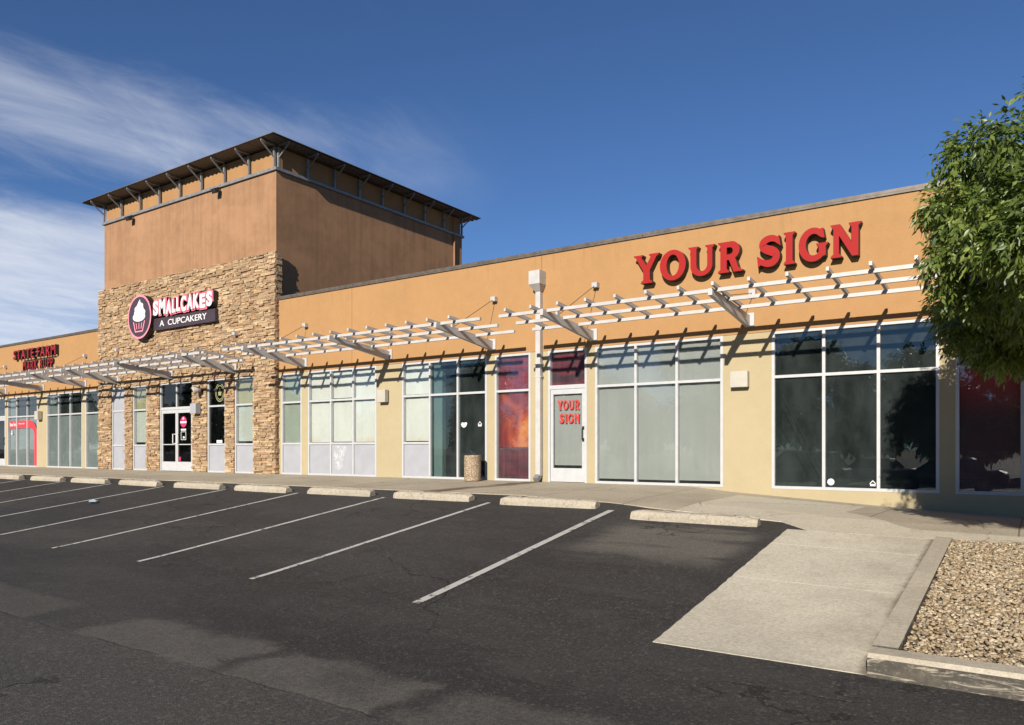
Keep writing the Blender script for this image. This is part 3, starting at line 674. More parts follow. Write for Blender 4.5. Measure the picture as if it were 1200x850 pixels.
# roof with eaves, corrugated
ZR = 10.14; ov = 0.56
mb = MB(); rx0, rx1, ry0, ry1 = XT0 - ov, XT1 + ov, -ov, 9.17 + ov
n_ = int((rx1 - rx0) / 0.11); vs = []; fs = []
for i in range(n_ + 1):
    x = rx0 + (rx1 - rx0) * i / n_; dzv = 0.04 if i % 2 else 0.0
    vs += [(x, ry0, ZR + dzv), (x, ry1, ZR + dzv)]
for i in range(n_): fs.append((2 * i, 2 * i + 1, 2 * i + 3, 2 * i + 2))
mb.add(vs, fs); mb.box(rx0, rx1, ry0, ry1, ZR + 0.042, ZR + 0.06); 
roof = mb.build('eave_roof', M['deck'], B)
def bracket(px, py, ox, oy, end=False):
    """post at px,py on the wall, arm in direction ox,oy"""
    mb = MB(); w_ = 0.065
    b0 = Vector((px + ox * 0.035, py + oy * 0.035, 0))
    mb.bar(b0 + Vector((0, 0, 9.431)), b0 + Vector((0, 0, 10.05)), w_, w_, up=(0, 1, 0) if ox else (1, 0, 0))
    mb.bar(b0 + Vector((0, 0, 10.11)), b0 + Vector((ox * 0.50, oy * 0.50, 10.11)), 0.045, 0.055)
    mb.bar(b0 + Vector((ox * 0.03, oy * 0.03, 9.74)), b0 + Vector((ox * 0.48, oy * 0.48, 10.07)), 0.035, 0.035)
    br_ = mb.build('bracket', M['steel'], roof)
    mb = MB(); tp = b0 + Vector((ox * 0.503, oy * 0.503, 10.075)); mb.bar(tp, tp + Vector((ox * 0.012, oy * 0.012, 0)), 0.07, 0.13)
    return br_
# end plates belong to the bracket meshes' steel colour; posts spaced evenly
for k in range(9): bracket(XT0 + 0.04 + (XT1 - XT0 - 0.08) * k / 8, 0.0, 0, -1)
for k in range(9): bracket(XT1, 0.06 + (9.17 - 0.12) * k / 8, 1, 0)
for k in range(1, 9): bracket(XT0, 0.06 + (9.17 - 0.12) * k / 8, -1, 0)
mb = MB(); mb.tube([(XT1 + 0.05, 8.62, 4.7), (XT1 + 0.05, 8.62, 10.0)], 0.035, 8); mb.build('vent_pipe', M['brown'], B)
for z in (6.1, 8.4): pass

# ledger stone cladding
PIERS = [(SX0, -28.60), (-27.68, -27.15), (-26.22, -25.38), (-23.41, -22.58), (-21.60, -21.11), (-20.14, SX1)]
TOP_OP = HEAD - 0.0
mb = MB()
for a_, b_ in PIERS: mb.box(max(a_, SX0 + 0.06), min(b_, SX1 - 0.07), -0.10, 0.27, -0.3, TOP_OP)
mb.box(SX0 + 0.06, SX1 - 0.07, -0.10, -0.002, TOP_OP, STOP - 0.03)
clad_back = mb.build('stone_backing', M['mortar'], B)
pal_s = [(0.46, 0.335, 0.205), (0.41, 0.29, 0.17), (0.50, 0.38, 0.25), (0.36, 0.245, 0.15), (0.44, 0.33, 0.22), (0.33, 0.235, 0.16), (0.53, 0.41, 0.27), (0.39, 0.29, 0.20), (0.38, 0.25, 0.165)]
mb = MB()
def stone(x0, x1, y0, y1, z0, z1, axis='y'):
    c_ = random.choice(pal_s); k = random.uniform(0.78, 1.10); mb.col = tuple(q * k for q in (c_[0] * 1.10, c_[1] * 1.07, c_[2] * 1.04))
    j = lambda: random.uniform(-0.008, 0.008)
    vs = [(x0, y0, z0), (x1, y0, z0), (x1, y1, z0), (x0, y1, z0), (x0, y0, z1), (x1, y0, z1), (x1, y1, z1), (x0, y1, z1)]
    vs = [(v[0] + j() * 0.5, v[1] + (random.uniform(-0.014, 0.014) if axis == 'y' and v[1] == y0 else j() * 0.3), v[2] + j() * 0.6) for v in vs]
    mb.add(vs, [(0, 3, 2, 1), (4, 5, 6, 7), (0, 1, 5, 4), (1, 2, 6, 5), (2, 3, 7, 6), (3, 0, 4, 7)])
z = -0.12
while z < STOP - 0.03:
    h = random.uniform(0.045, 0.09); z1 = min(z + h, STOP + random.uniform(-0.02, 0.02))
    if z < TOP_OP < z1 + 0.02: z1 = TOP_OP
    ivs = PIERS if z < TOP_OP - 0.01 else [(SX0, SX1)]
    for a_, b_ in ivs:
        x = a_
        while x < b_ - 0.001:
            L = random.choice((0.1, 0.16, 0.22, 0.3, 0.42)) * random.uniform(0.8, 1.2); x2 = x + L
            if b_ - x2 < 0.1: x2 = b_
            dp = random.choice((0.0, 0.01, 0.02, 0.035, 0.05)) + random.uniform(0, 0.01)
            split = h > 0.085 and random.random() < 0.35
            if split:
                zm = (z + z1) / 2; dp2 = random.uniform(0, 0.05)
                stone(x + 0.003, x2 - 0.003, -0.135 - dp, -0.099, z, zm - 0.003); stone(x + 0.003, x2 - 0.003, -0.135 - dp2, -0.099, zm, z1 - 0.004)
            else: stone(x + 0.003, x2 - 0.003, -0.135 - dp, -0.099, z, z1 - 0.005)
            x = x2
    # corner return on the right side (runs back to the wing, further above its parapet)
    yb = -0.0 if z1 < 5.45 else 0.10
    y = -0.098
    while y < yb - 0.01:
        y2 = yb
        dp = random.uniform(0.0, 0.04); stone(SX1 - 0.08, SX1 - 0.02 + dp, y, y2, z, z1 - 0.005, 'x'); y = y2
    z = z1
stone_o = mb.build('stone_cladding', M['stone'], B, colors=True)

# windows ----------------------------------------------------------
def window(x0, x1, z0, z1, mulls, cells, yF=0.03, name='window', fw=0.055, trans=None):
    """mulls: x of mullion centres; cells[col] = list of (zlow, zhigh, kind) from the sill up"""
    fr = MB(); ya, yb = yF - 0.035, yF + 0.065
    fr.box(x0, x0 + fw, ya, yb, z0, z1); fr.box(x1 - fw, x1, ya, yb, z0, z1)
    ed = [x0 + fw] + [q for m_ in mulls for q in (m_ - fw / 2, m_ + fw / 2)] + [x1 - fw]
    for m_ in mulls: fr.box(m_ - fw / 2, m_ + fw / 2, ya + 0.003, yb, z0 + fw, z1 - fw)
    fr.box(x0 + fw, x1 - fw, ya + 0.002, yb, z0, z0 + fw); fr.box(x0 + fw, x1 - fw, ya + 0.002, yb, z1 - fw, z1)
    geo = []
    for i, cl in enumerate(cells):
        a_, b_ = ed[2 * i], ed[2 * i + 1]
        for j, (p_, q_, kind) in enumerate(cl):
            if j < len(cl) - 1: fr.box(a_, b_, ya + 0.006, yb - 0.002, q_ - fw / 2, q_ + fw / 2)
            lo = p_ + (fw / 2 if j else 0) if j else z0 + fw
            hi = q_ - fw / 2 if j < len(cl) - 1 else z1 - fw
            geo.append((a_, b_, lo, hi, kind))
    f_ = fr.build(name, M['alu'], B)
    for (a_, b_, lo, hi, kind) in geo: glaze(f_, a_, b_, lo, hi, kind, yF)
    return f_
def glaze(f_, a_, b_, lo, hi, kind, yF):
    if kind == 'panel':
        box_part('spandrel_panel', M['grey_panel'], f_, a_ + 0.001, b_ - 0.001, yF + 0.0, yF + 0.03, lo + 0.001, hi - 0.001); return
    dark = kind in ('dark', 'navy', 'black')
    box_part('pane', M['glass_black'] if kind == 'black' else M['glass_dark'] if dark else M['glass'], f_, a_ + 0.001, b_ - 0.001, yF + 0.016, yF + 0.024, lo + 0.001, hi - 0.001)
    if kind in ('dark', 'black'): return
    g = 0.0
    mk = MB(); yb = yF + 0.07
    l2 = lo - 0.02; h2 = hi + 0.02
    if kind in ('blind', 'palegreen') and lo < 1.5: l2 = lo + random.uniform(0.05, 0.09)
    if kind == 'paper': l2 = lo + random.uniform(0.0, 0.03); h2 = hi - random.uniform(0.0, 0.02)
    # a gently rippled sheet hung behind the glass
    nx = 9; vs = []; fs = []
    ph = random.uniform(0, 6)
    for r_ in range(2):
        for i in range(nx):
            x = a_ - 0.02 + (b_ - a_ + 0.04) * i / (nx - 1)
            vs.append((x, yb + 0.006 * math.sin(i * 1.7 + ph + r_) , l2 if r_ == 0 else h2))
    n0 = len(vs)
    vs += [(v[0], v[1] + 0.006, v[2]) for v in vs]
    for i in range(nx - 1):
        fs.append((i, i + 1, nx + i + 1, nx + i)); fs.append((n0 + i, n0 + nx + i, n0 + nx + i + 1, n0 + i + 1))
    mk.add(vs, fs)
    mk.build({'paper': 'window_paper', 'flame': 'art_panel', 'dark_art': 'art_panel', 'crimson_film': 'window_film', 'dark_crimson': 'window_film', 'red_film': 'window_film', 'navy': 'window_film'}.get(kind, 'blind'), M[kind], f_)
T3 = [0.0, TRAN]
two = lambda lo, hi, zt=TRAN: [(0, zt, lo), (zt, HEAD, hi)]
three = lambda a_, b_, c_: [(0, 0.93, a_), (0.93, TRAN, b_), (TRAN, HEAD, c_)]
WIN = {}
WIN['C1'] = window(*OP['C1'], 0, HEAD, [], [three('panel', 'blind_sage', 'blind_sage')])
WIN['C2'] = window(*OP['C2'], 0, HEAD, [-16.79, -15.87], [three('panel', 'paper', 'paper')] * 3)
WIN['D'] = window(*OP['D'], 0, HEAD, [-13.03, -12.10], [three('panel', 'paper', 'paper'), two('dark', 'dark'), two('dark', 'dark')])
WIN['E'] = window(*OP['E'], 0, HEAD, [], [two('flame', 'crimson_film')])
WIN['F'] = window(*OP['F'], 0, HEAD, [-7.16, -6.215], [two('blind', 'blind')] * 3)
WIN['G'] = window(*OP['G'], 0, HEAD, [-3.29, -2.35], [two('dark', 'dark')] * 3)
WIN['H'] = window(*OP['H'], 0, HEAD, [-0.18, 0.78], [two('dark_art', 'red_film')] * 3)
WIN['K'] = window(*OP['K'], 0, HEAD, [2.96, 3.92], [two('dark', 'dark')] * 3)
WIN['L1'] = window(*OP['L1'], 0, HEAD, [-36.86, -35.86], [two('shade', 'shade'), two('shade', 'dark'), two('shade', 'dark')])
WIN['L2'] = window(*OP['L2'], 0, HEAD, [-33.06, -32.09], [two('shade', 'shade'), two('shade', 'dark'), two('shade', 'dark')])
WIN['L3'] = window(*OP['L3'], 0, HEAD, [], [two('shade', 'navy')])
WIN['S9'] = window(*OP['S9'], 0, HEAD, [-44.7, -43.3], [two('shade', 'dark')] * 3)
WIN['S0'] = window(-41.0, -39.1, 0, HEAD, [-40.05], [two('dark', 'dark')] * 2)
YT = -0.085
WIN['T1'] = window(-28.60, -27.68, 0, HEAD, [], [[(0, 0.90, 'panel'), (0.90, TRAN, 'panel'), (TRAN, HEAD, 'panel')]], YT)
WIN['T2'] = window(-27.15, -26.22, 0, HEAD, [], [[(0, 0.90, 'panel'), (0.90, TRAN, 'palegreen'), (TRAN, HEAD, 'olive')]], YT)
WIN['T4'] = window(-22.58, -21.60, 0, HEAD, [], [[(0, 0.92, 'panel'), (0.92, TRAN, 'black'), (TRAN, HEAD, 'black')]], YT)
WIN['T5'] = window(-21.11, -20.14, 0, HEAD, [], [[(0, 0.92, 'panel'), (0.92, TRAN, 'palegreen'), (TRAN, HEAD, 'olive')]], YT)

def door(x0, x1, leaves, kind, tr, yF=0.03, ztr=2.16, trans_split=False):
    fr = MB(); fw = 0.055; ya, yb = yF - 0.035, yF + 0.065
    fr.box(x0, x0 + fw, ya, yb, 0.0, HEAD); fr.box(x1 - fw, x1, ya, yb, 0.0, HEAD)
    fr.box(x0 + fw, x1 - fw, ya + 0.002, yb, HEAD - fw, HEAD); fr.box(x0 + fw, x1 - fw, ya + 0.002, yb, ztr, ztr + 0.09)
    xm = (x0 + x1) / 2
    if trans_split: fr.box(xm - 0.028, xm + 0.028, ya + 0.004, yb, ztr + 0.09, HEAD - fw)
    d_ = fr.build('door', M['alu'], B)
    cells = [(x0 + fw, xm - 0.028), (xm + 0.028, x1 - fw)] if trans_split else [(x0 + fw, x1 - fw)]
    for a_, b_ in cells: glaze(d_, a_, b_, ztr + 0.09, HEAD - fw, tr, yF)
    xs_ = np.linspace(x0 + fw + 0.004, x1 - fw - 0.004, leaves + 1)
    for i in range(leaves):
        a_, b_ = xs_[i] + 0.002, xs_[i + 1] - 0.002; s_ = 0.07
        l_ = MB(); ly0, ly1 = yF - 0.02, yF + 0.03
        l_.box(a_, a_ + s_, ly0, ly1, 0.015, ztr - 0.005); l_.box(b_ - s_, b_, ly0, ly1, 0.015, ztr - 0.005)
        l_.box(a_ + s_, b_ - s_, ly0 + 0.002, ly1, 0.015, 0.33); l_.box(a_ + s_, b_ - s_, ly0 + 0.002, ly1, ztr - 0.12, ztr - 0.005)
        if leaves == 2: l_.box(a_ + s_, b_ - s_, ly0 + 0.002, ly1, 0.91, 0.94)
        l_.build('door_leaf', M['alu'], d_)
        pz = [(0.33, ztr - 0.12)] if leaves == 1 else [(0.33, 0.91), (0.94, ztr - 0.12)]
        for lo, hi in pz: glaze(d_, a_ + s_, b_ - s_, lo, hi, kind, yF - 0.01)
        h_ = MB()
        if leaves == 1:
            hx = b_ - 0.035
            h_.tube([(hx, yF - 0.02, 0.98), (hx, yF - 0.075, 0.98), (hx, yF - 0.08, 1.0), (hx, yF - 0.08, 1.22), (hx, yF - 0.075, 1.25), (hx, yF - 0.02, 1.25)], 0.013, 8)
            h_.box(hx - 0.025, hx + 0.025, yF - 0.028, yF - 0.0205, 0.94, 1.02); h_.box(hx - 0.025, hx + 0.025, yF - 0.028, yF - 0.0205, 1.21, 1.29)
            h_.build('handle', M['black'], d_)
        else:
            sgn = -1 if i == 0 else 1; hx = (b_ - 0.035) if i == 0 else (a_ + 0.035)
            h_.tube([(hx, yF - 0.02, 0.96), (hx + sgn * 0.10, yF - 0.08, 0.96), (hx + sgn * 0.10, yF - 0.08, 1.28), (hx, yF - 0.02, 1.28)], 0.016, 8)
            h_.build('handle', M['sign_white'], d_)
    return d_
WIN['DR'] = door(*OP['DR'], 1, 'blind', 'dark_crimson')
WIN['T3'] = door(-25.38, -23.41, 2, 'black', 'black', YT, 2.13, True)
WIN['S0D'] = door(-39.08, -37.93, 1, 'black', 'navy')

# pale partition end seen through the dark corner window
mb = MB(); mb.box(-12.98, -12.70, 0.12, 0.26, 0.0, 3.2); mb.build('partition_wall', M['partition'], B)

# decals on the glass ------------------------------------------------
def text_on(parent, name, body, m_, x0, x1, z0, z1, y, depth=0.002, offset=0.0, spacing=1.0):
    vs, fs = text_mesh(body, 0.02, offset, spacing); mb = MB(); wall_shape(mb, vs, fs, x0, x1, z0, z1, y, depth); return mb.build(name, m_, parent)
def flat_poly(mb, pts, y, d=0.002):
    n_ = len(pts); mb.add([(x, y, z) for x, z in pts] + [(x, y + d, z) for x, z in pts], [tuple(range(n_))] + [(i, i + n_, (i + 1) % n_ + n_, (i + 1) % n_) for i in range(n_)])
def house_decal(win, cx, cz, s, y):
    mb = MB(); flat_poly(mb, [(cx - s, cz - 0.2 * s), (cx, cz + 0.9 * s), (cx + s, cz - 0.2 * s), (cx + 0.72 * s, cz - 0.2 * s), (cx, cz + 0.55 * s), (cx - 0.72 * s, cz - 0.2 * s)][::-1], y)
    flat_poly(mb, [(cx - 0.75 * s, cz - 0.9 * s), (cx + 0.75 * s, cz - 0.9 * s), (cx + 0.75 * s, cz - 0.25 * s), (cx - 0.75 * s, cz - 0.25 * s)], y)
    mb.build('sticker', M['decal_white'], win)
YG = 0.042
mb = MB(); mb.discy(-3.17, 0.155, YG, YG + 0.002, 0.062, 0.062, 24); mb.build('sticker', M['decal_white'], WIN['G'])
house_decal(WIN['G'], -2.45, 0.15, 0.06, YG); house_decal(WIN['D'], -11.42, 1.40, 0.07, YG)
mb = MB(); flat_poly(mb, [(-11.93, 1.31), (-11.86, 1.34), (-11.82, 1.42), (-11.86, 1.45), (-11.92, 1.43), (-11.98, 1.45), (-12.02, 1.40), (-11.99, 1.34)], YG); mb.build('sticker', M['decal_white'], WIN['D'])
# scraped-off lettering residue on a grey panel
m, t, b = mat('scraped_residue', (0.5, 0.5, 0.5), 0.6)
p = t.pos(); n = t.noise(t.mapv(p, scale=(1.6, 1, 1)), 9.0, 4, 0.7, 1.2)
t.set(b, 'Base Color', t.mix(t.ss(n, 0.46, 0.60), (0.37, 0.38, 0.415), (0.56, 0.57, 0.59))); M['residue'] = m
mb = MB(); flat_poly(mb, [(-16.62, 0.20), (-16.40, 0.15), (-16.30, 0.28), (-16.28, 0.55), (-16.12, 0.78), (-16.20, 0.85), (-16.62, 0.86), (-16.67, 0.6)], 0.0275)
mb.build('scrape_mark', M['residue'], WIN['C2'])
# red arch decal on the left window
mb = MB(); pts_o, pts_i = [(-37.66, 2.0)], [(-37.66, 1.68)]
for k in range(9):
    a_ = math.pi / 2 * (1 - k / 8)
    pts_o.append((-35.72 + 0.72 * math.cos(a_), 1.38 + 0.62 * math.sin(a_))); pts_i.append((-35.72 + 0.46 * math.cos(a_), 1.38 + 0.30 * math.sin(a_)))
pts_o.append((-35.0, 0.08)); pts_i.append((-35.26, 0.08))
for i in range(len(pts_o) - 1):
    mb.add([(pts_i[i][0], 0.034, pts_i[i][1]), (pts_i[i + 1][0], 0.034, pts_i[i + 1][1]), (pts_o[i + 1][0], 0.034, pts_o[i + 1][1]), (pts_o[i][0], 0.034, pts_o[i][1])], [(0, 1, 2, 3)])
mb.build('arch_decal', M['decal_red'], WIN['L1'])
text_on(WIN['L1'], 'lettering', 'State Farm', M['decal_white'], -37.58, -36.92, 1.77, 1.93, 0.031, 0.002, 0.02)
text_on(WIN['L1'], 'lettering', 'MARK RUPP', M['decal_white'], -36.74, -36.16, 1.84, 1.90, 0.031, 0.002, 0.0)
house_decal(WIN['L1'], -37.4, 1.50, 0.10, 0.031)
# double door stickers
yd = YT - 0.01 + 0.008
mb = MB(); mb.discy(-24.02, 1.70, yd, yd + 0.002, 0.19, 0.19, 28); sgn_ = mb.build('round_sticker', M['decal_magenta'], WIN['T3'])
box_part('sticker_band', M['decal_white'], sgn_, -24.20, -23.84, yd - 0.004, yd - 0.001, 1.655, 1.715)
mb = MB(); flat_poly(mb, [(-24.07, 1.78), (-23.97, 1.78), (-23.98, 1.83), (-24.02, 1.86), (-24.06, 1.83)], yd - 0.004); mb.build('sticker_emblem', M['decal_white'], sgn_)
mb = MB()
for a_, b_, c_, d_ in ((-24.17, -23.87, 1.35, 1.365), (-24.17, -23.87, 1.08, 1.095), (-24.17, -24.15, 1.095, 1.35), (-23.89, -23.87, 1.095, 1.35), (-24.17, -23.87, 1.40, 1.46), (-24.05, -23.95, 1.13, 1.2)): mb.box(a_, b_, yd, yd + 0.002, c_, d_)
mb.build('hours_notice', M['decal_white'], WIN['T3'])
box_part('sticker', M['decal_magenta'], WIN['T3'], -24.30, -24.18, yd, yd + 0.002, 0.36, 0.50)
# ring emblem on the upper glass right of the door, paper slip at the sill
mb = MB(); cx, cz = -21.98, 2.62
for r0, r1 in ((0.17, 0.19), (0.22, 0.245)):
    n_ = 30
    for k in range(n_):
        a0, a1 = 2 * math.pi * k / n_, 2 * math.pi * (k + 1) / n_
        q = lambda r, a_: (cx + r * math.cos(a_), YT + 0.010, cz + 1.25 * r * math.sin(a_))
        mb.add([q(r0, a0), q(r1, a0), q(r1, a1), q(r0, a1)], [(0, 1, 2, 3)])
flat_poly(mb, [(cx - 0.07, cz - 0.1), (cx + 0.07, cz - 0.1), (cx + 0.09, cz + 0.02), (cx, cz + 0.14), (cx - 0.09, cz + 0.02)], YT + 0.010)
mb.build('ring_emblem', M['olive'], WIN['T4'])
box_part('paper_slip', M['decal_white'], WIN['T4'], -22.15, -21.85, YT + 0.009, YT + 0.012, 0.96, 1.06)
mb = MB(); flat_poly(mb, [(-26.36, 1.05), (-26.28, 1.05), (-26.28, 1.30), (-26.36, 1.30)], YT + 0.010); mb.build('sticker', simple('green_sticker', (0.05, 0.32, 0.06), 0.5), WIN['T2'])

# door lettering built later with the sign letters
# ================================================================== LETTERS (wedge serif capitals)
def arc(cx, cy, rx, ry, a0, a1, n=18):
    return [(cx + rx * math.cos(R(a0 + (a1 - a0) * i / n)), cy + ry * math.sin(R(a0 + (a1 - a0) * i / n))) for i in range(n + 1)]
def glyph(ch):
    if ch == 'Y': return [[(0, 100), (36, 100), (35, 95), (30, 91), (50, 62), (67, 90), (62, 94), (61, 100), (100, 100), (99, 95), (90, 90), (64, 44), (64, 12), (72, 6), (74, 0), (28, 0), (30, 6), (38, 12), (38, 44), (9, 91), (1, 95)]]
    if ch == 'I': return [[(0, 100), (44, 100), (43, 95), (35, 89), (35, 11), (43, 5), (44, 0), (0, 0), (1, 5), (9, 11), (9, 89), (1, 95)]]
    if ch == 'O': return [arc(50, 50, 50, 52, 0, 360, 44)[:-1], arc(50, 50, 24, 36, 360, 0, 44)[:-1]]
    if ch == 'U': return [[(0, 100), (37, 100), (36, 95), (31, 90)] + [(31, 38)] + arc(52, 36, 20.5, 22, 180, 360, 16) + [(72.5, 90), (66, 95), (65, 100), (100, 100), (99, 95), (92, 90)] + [(92, 34)] + arc(50, 33, 42, 35, 0, -180, 26) + [(8, 90), (1, 95)]]
    if ch == 'R': return [[(0, 100), (52, 100)] + arc(54, 71, 34, 29, 90, -62, 22) + [(82, 14), (92, 7), (100, 5), (100, 0), (64, 0), (45, 40), (36, 40), (36, 11), (45, 5), (46, 0), (0, 0), (1, 5), (10, 11), (10, 89), (1, 95)],
                          [(36, 81), (36, 58), (46, 58)] + arc(48, 69.5, 13, 11.5, -90, 90, 14) + [(46, 81)]]
    if ch == 'N': return [[(0, 100), (34, 100), (74, 42), (74, 89), (65, 95), (64, 100), (108, 100), (107, 95), (98, 89), (98, 0), (76, 0), (30, 66), (30, 11), (39, 5), (40, 0), (0, 0), (1, 5), (10, 11), (10, 88), (1, 95)]]
    if ch == 'G':
        o_ = arc(50, 50, 50, 52, 62, 318, 34)
        return [[(88, 100), (86, 72), (80, 70)] + arc(52, 52, 27, 32, 42, 320, 26)[0:1] and
                ([(84, 98), (90, 68), (84, 67)] + arc(52, 50, 27, 33, 48, 312, 28) + [(70, 30), (70, 42), (62, 46), (61, 52), (102, 52), (101, 47), (94, 42), (94, 14)] + arc(50, 50, 50, 52, -48, -298, 36))]
    if ch == 'S':
        # centre line with a width that swells in the spine
        cl = []
        P = [(74, 84), (58, 90), (40, 89), (24, 80), (22, 66), (36, 56), (54, 49), (69, 40), (71, 25), (58, 12), (38, 9.5), (14, 17)]
        W = [9, 10.5, 11, 12, 13, 14.5, 15.5, 14, 13, 12, 11, 9.5]
        pts = []; ws = []
        for i in range(len(P) - 1):                     # Catmull-Rom
            p0 = P[max(i - 1, 0)]; p1 = P[i]; p2 = P[i + 1]; p3 = P[min(i + 2, len(P) - 1)]
            for k in range(6):
                t_ = k / 6
                f = lambda a0, a1, a2, a3: 0.5 * ((2 * a1) + (-a0 + a2) * t_ + (2 * a0 - 5 * a1 + 4 * a2 - a3) * t_ ** 2 + (-a0 + 3 * a1 - 3 * a2 + a3) * t_ ** 3)
                pts.append((f(p0[0], p1[0], p2[0], p3[0]), f(p0[1], p1[1], p2[1], p3[1]))); ws.append(W[i] + (W[i + 1] - W[i]) * t_)
        pts.append(P[-1]); ws.append(W[-1])
        Lf, Rt = [], []
        for i in range(len(pts)):
            a_ = pts[max(i - 1, 0)]; b_ = pts[min(i + 1, len(pts) - 1)]; d_ = math.hypot(b_[0] - a_[0], b_[1] - a_[1]) or 1
            nx, ny = -(b_[1] - a_[1]) / d_, (b_[0] - a_[0]) / d_
            Lf.append((pts[i][0] + nx * ws[i], pts[i][1] + ny * ws[i])); Rt.append((pts[i][0] - nx * ws[i], pts[i][1] - ny * ws[i]))
        Lf[0], Rt[0] = (88, 62), (81, 98); Lf[-1], Rt[-1] = (4, -1), (0, 37)
        Lf[1] = (82, 66.5)
        vs, fs, n_ = [], [], len(Lf)
        for z in (0.0, 1.0): vs += [(*q, z) for q in Lf] + [(*q, z) for q in Rt]
        for i in range(n_ - 1):
            fs.append((2 * n_ + i, 2 * n_ + i + 1, 3 * n_ + i + 1, 3 * n_ + i))
            fs.append((i, i + 1, 2 * n_ + i + 1, 2 * n_ + i)); fs.append((n_ + i, 3 * n_ + i, 3 * n_ + i + 1, n_ + i + 1))
        fs.append((0, 2 * n_, 3 * n_, n_)); fs.append((n_ - 1, 2 * n_ - 1, 4 * n_ - 1, 3 * n_ - 1))
        return (vs, fs)
def glyph_mesh(ch, depth): return GL[ch] if ch == 'S' else poly_mesh(GL[ch], depth)
GL = {c_: glyph(c_) for c_ in 'YOURSIGN'}
sign = empty('wall_sign', (-4.9, 0, 4.6), 'large raised red serif letters reading YOUR SIGN on the orange wall', 'sign')
LET = [('Y', -7.22, -6.10), ('O', -6.06, -5.00), ('U', -4.90, -4.04), ('R', 0, 0)]
def px_x(px, y):      # picture column -> x on a wall-parallel plane
    u = (px - 600) / 890; s_, c_ = math.sin(R(34.6)), math.cos(R(34.6)); r0, r1 = -s_ + u * c_, c_ + u * s_
    return (y + 15.1) / r1 * r0
edges = [('Y', 742.6, 772.2), ('O', 773.2, 803.6), ('U', 806.6, 837.2), ('R', 841.2, 870.2), ('S', 887.0, 914.8), ('I', 918.2, 931.4), ('G', 935.8, 970.4), ('N', 973.2, 1009.3)]
YS_ = -0.20
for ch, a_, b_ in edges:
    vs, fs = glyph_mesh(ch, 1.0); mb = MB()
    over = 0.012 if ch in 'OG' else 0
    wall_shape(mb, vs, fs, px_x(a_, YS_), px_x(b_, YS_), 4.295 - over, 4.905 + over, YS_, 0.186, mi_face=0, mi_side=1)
    mb.build('letter', [M['red_face'], M['return']], sign)  # drop shadow of the lettering put into deep, dark letter sides
# the same words on the glass door
dl = [('Y', 0.0, 0.27), ('O', 0.275, 0.53), ('U', 0.55, 0.80), ('R', 0.825, 1.06)]
d2 = [('S', 0.10, 0.33), ('I', 0.365, 0.475), ('G', 0.51, 0.78), ('N', 0.805, 1.07)]
for row, z0, z1 in ((dl, 1.68, 1.90), (d2, 1.37, 1.59)):
    for ch, a_, b_ in row:
        vs, fs = glyph_mesh(ch, 1.0); mb = MB(); x0 = -9.165; k = 0.565
        wall_shape(mb, vs, fs, x0 + a_ * k, x0 + b_ * k, z0, z1, 0.030, 0.002); mb.build('door_letter', M['paint_red'], WIN['DR'])

# ---- two line channel-letter sign, left wing
s2 = empty('wall_sign', (-34.4, 0, 4.6), 'two line red channel letter sign reading STATE FARM MARK RUPP on the left wing wall', 'sign')
def letter_row(parent, body, x0, x1, z0, z1, yf, depth, mats, off=0.012, hgrow=0.0, name='letter', narrow=0.0):
    whole, _ = text_mesh(body, 0.1, off); bb = bbox2(whole); sc = (x1 - x0) / (bb[1] - bb[0])
    x = None
    for i, ch in enumerate(body):
        if ch == ' ': continue
        pre, _ = text_mesh(body[:i + 1], 0.1, off); vs, fs = text_mesh(ch, 0.1, off); b1 = bbox2(vs); bp = bbox2(pre)
        xr = x0 + (bp[1] - bb[0]) * sc; w_ = (b1[1] - b1[0]) * sc
        mb = MB(); g = random.uniform(-hgrow, hgrow)
        wall_shape(mb, vs, fs, xr - w_ * (1 - narrow), xr - w_ * narrow, z0 + g, z1 + g, yf, depth, mi_face=0, mi_side=1); mb.build(name, mats, parent)
letter_row(s2, 'STATE FARM', -36.80, -32.92, 4.64, 5.05, -0.165, 0.145, [M['crimson'], M['return']], 0.014, narrow=0.10)
letter_row(s2, 'MARK RUPP', -36.05, -33.30, 4.15, 4.52, -0.105, 0.085, [M['crimson'], M['return']], 0.002, narrow=0.11)
box_part('raceway', M['return'], s2, -36.1, -33.1, -0.02, -0.0125, 4.54, 4.60)

# ---- cupcake shop sign on the stone
s3 = empty('wall_sign', (-24, -0.2, 5.4), 'oval cupcake plaque with white SMALLCAKES letters and black A CUPCAKERY panel on the tower stone', 'sign')
mb = MB(); mb.discy(-26.20, 5.46, -0.42, -0.19, 0.76, 0.78, 56, mi=0, mi_side=1); plq = mb.build('plaque', [M['softpink'], M['return']], s3)
mb = MB(); mb.discy(-26.20, 5.46, -0.428, -0.4205, 0.69, 0.71, 56); mb.build('plaque_face', M['plaque'], plq)
mb = MB()
for i, (cx, cz, a_, b_) in enumerate(((-26.20, 5.46, 0.40, 0.17), (-26.15, 5.60, 0.36, 0.16), (-26.19, 5.73, 0.29, 0.14), (-26.12, 5.84, 0.20, 0.11))):
    mb.discy(cx, cz, -0.436 - 0.002 * i, -0.4285, a_, b_, 26)
flat_poly(mb, [(-26.28, 5.84), (-25.98, 5.84), (-26.08, 5.93), (-26.12, 6.07), (-26.24, 5.96)], -0.4445, 0.006)
mb.build('frosting', M['sign_white'], plq)
mb = MB()
def stroke(a_, b_, w_, y): mb.bar((a_[0], y, a_[1]), (b_[0], y, b_[1]), 0.006, w_, up=(0.3, 0, 1) if abs(a_[0] - b_[0]) < 0.02 else (0, 0, 1)) if abs(a_[0] - b_[0]) > abs(a_[1] - b_[1]) else mb.bar((a_[0], y, a_[1]), (b_[0], y, b_[1]), w_, 0.006, up=(0, 1, 0))
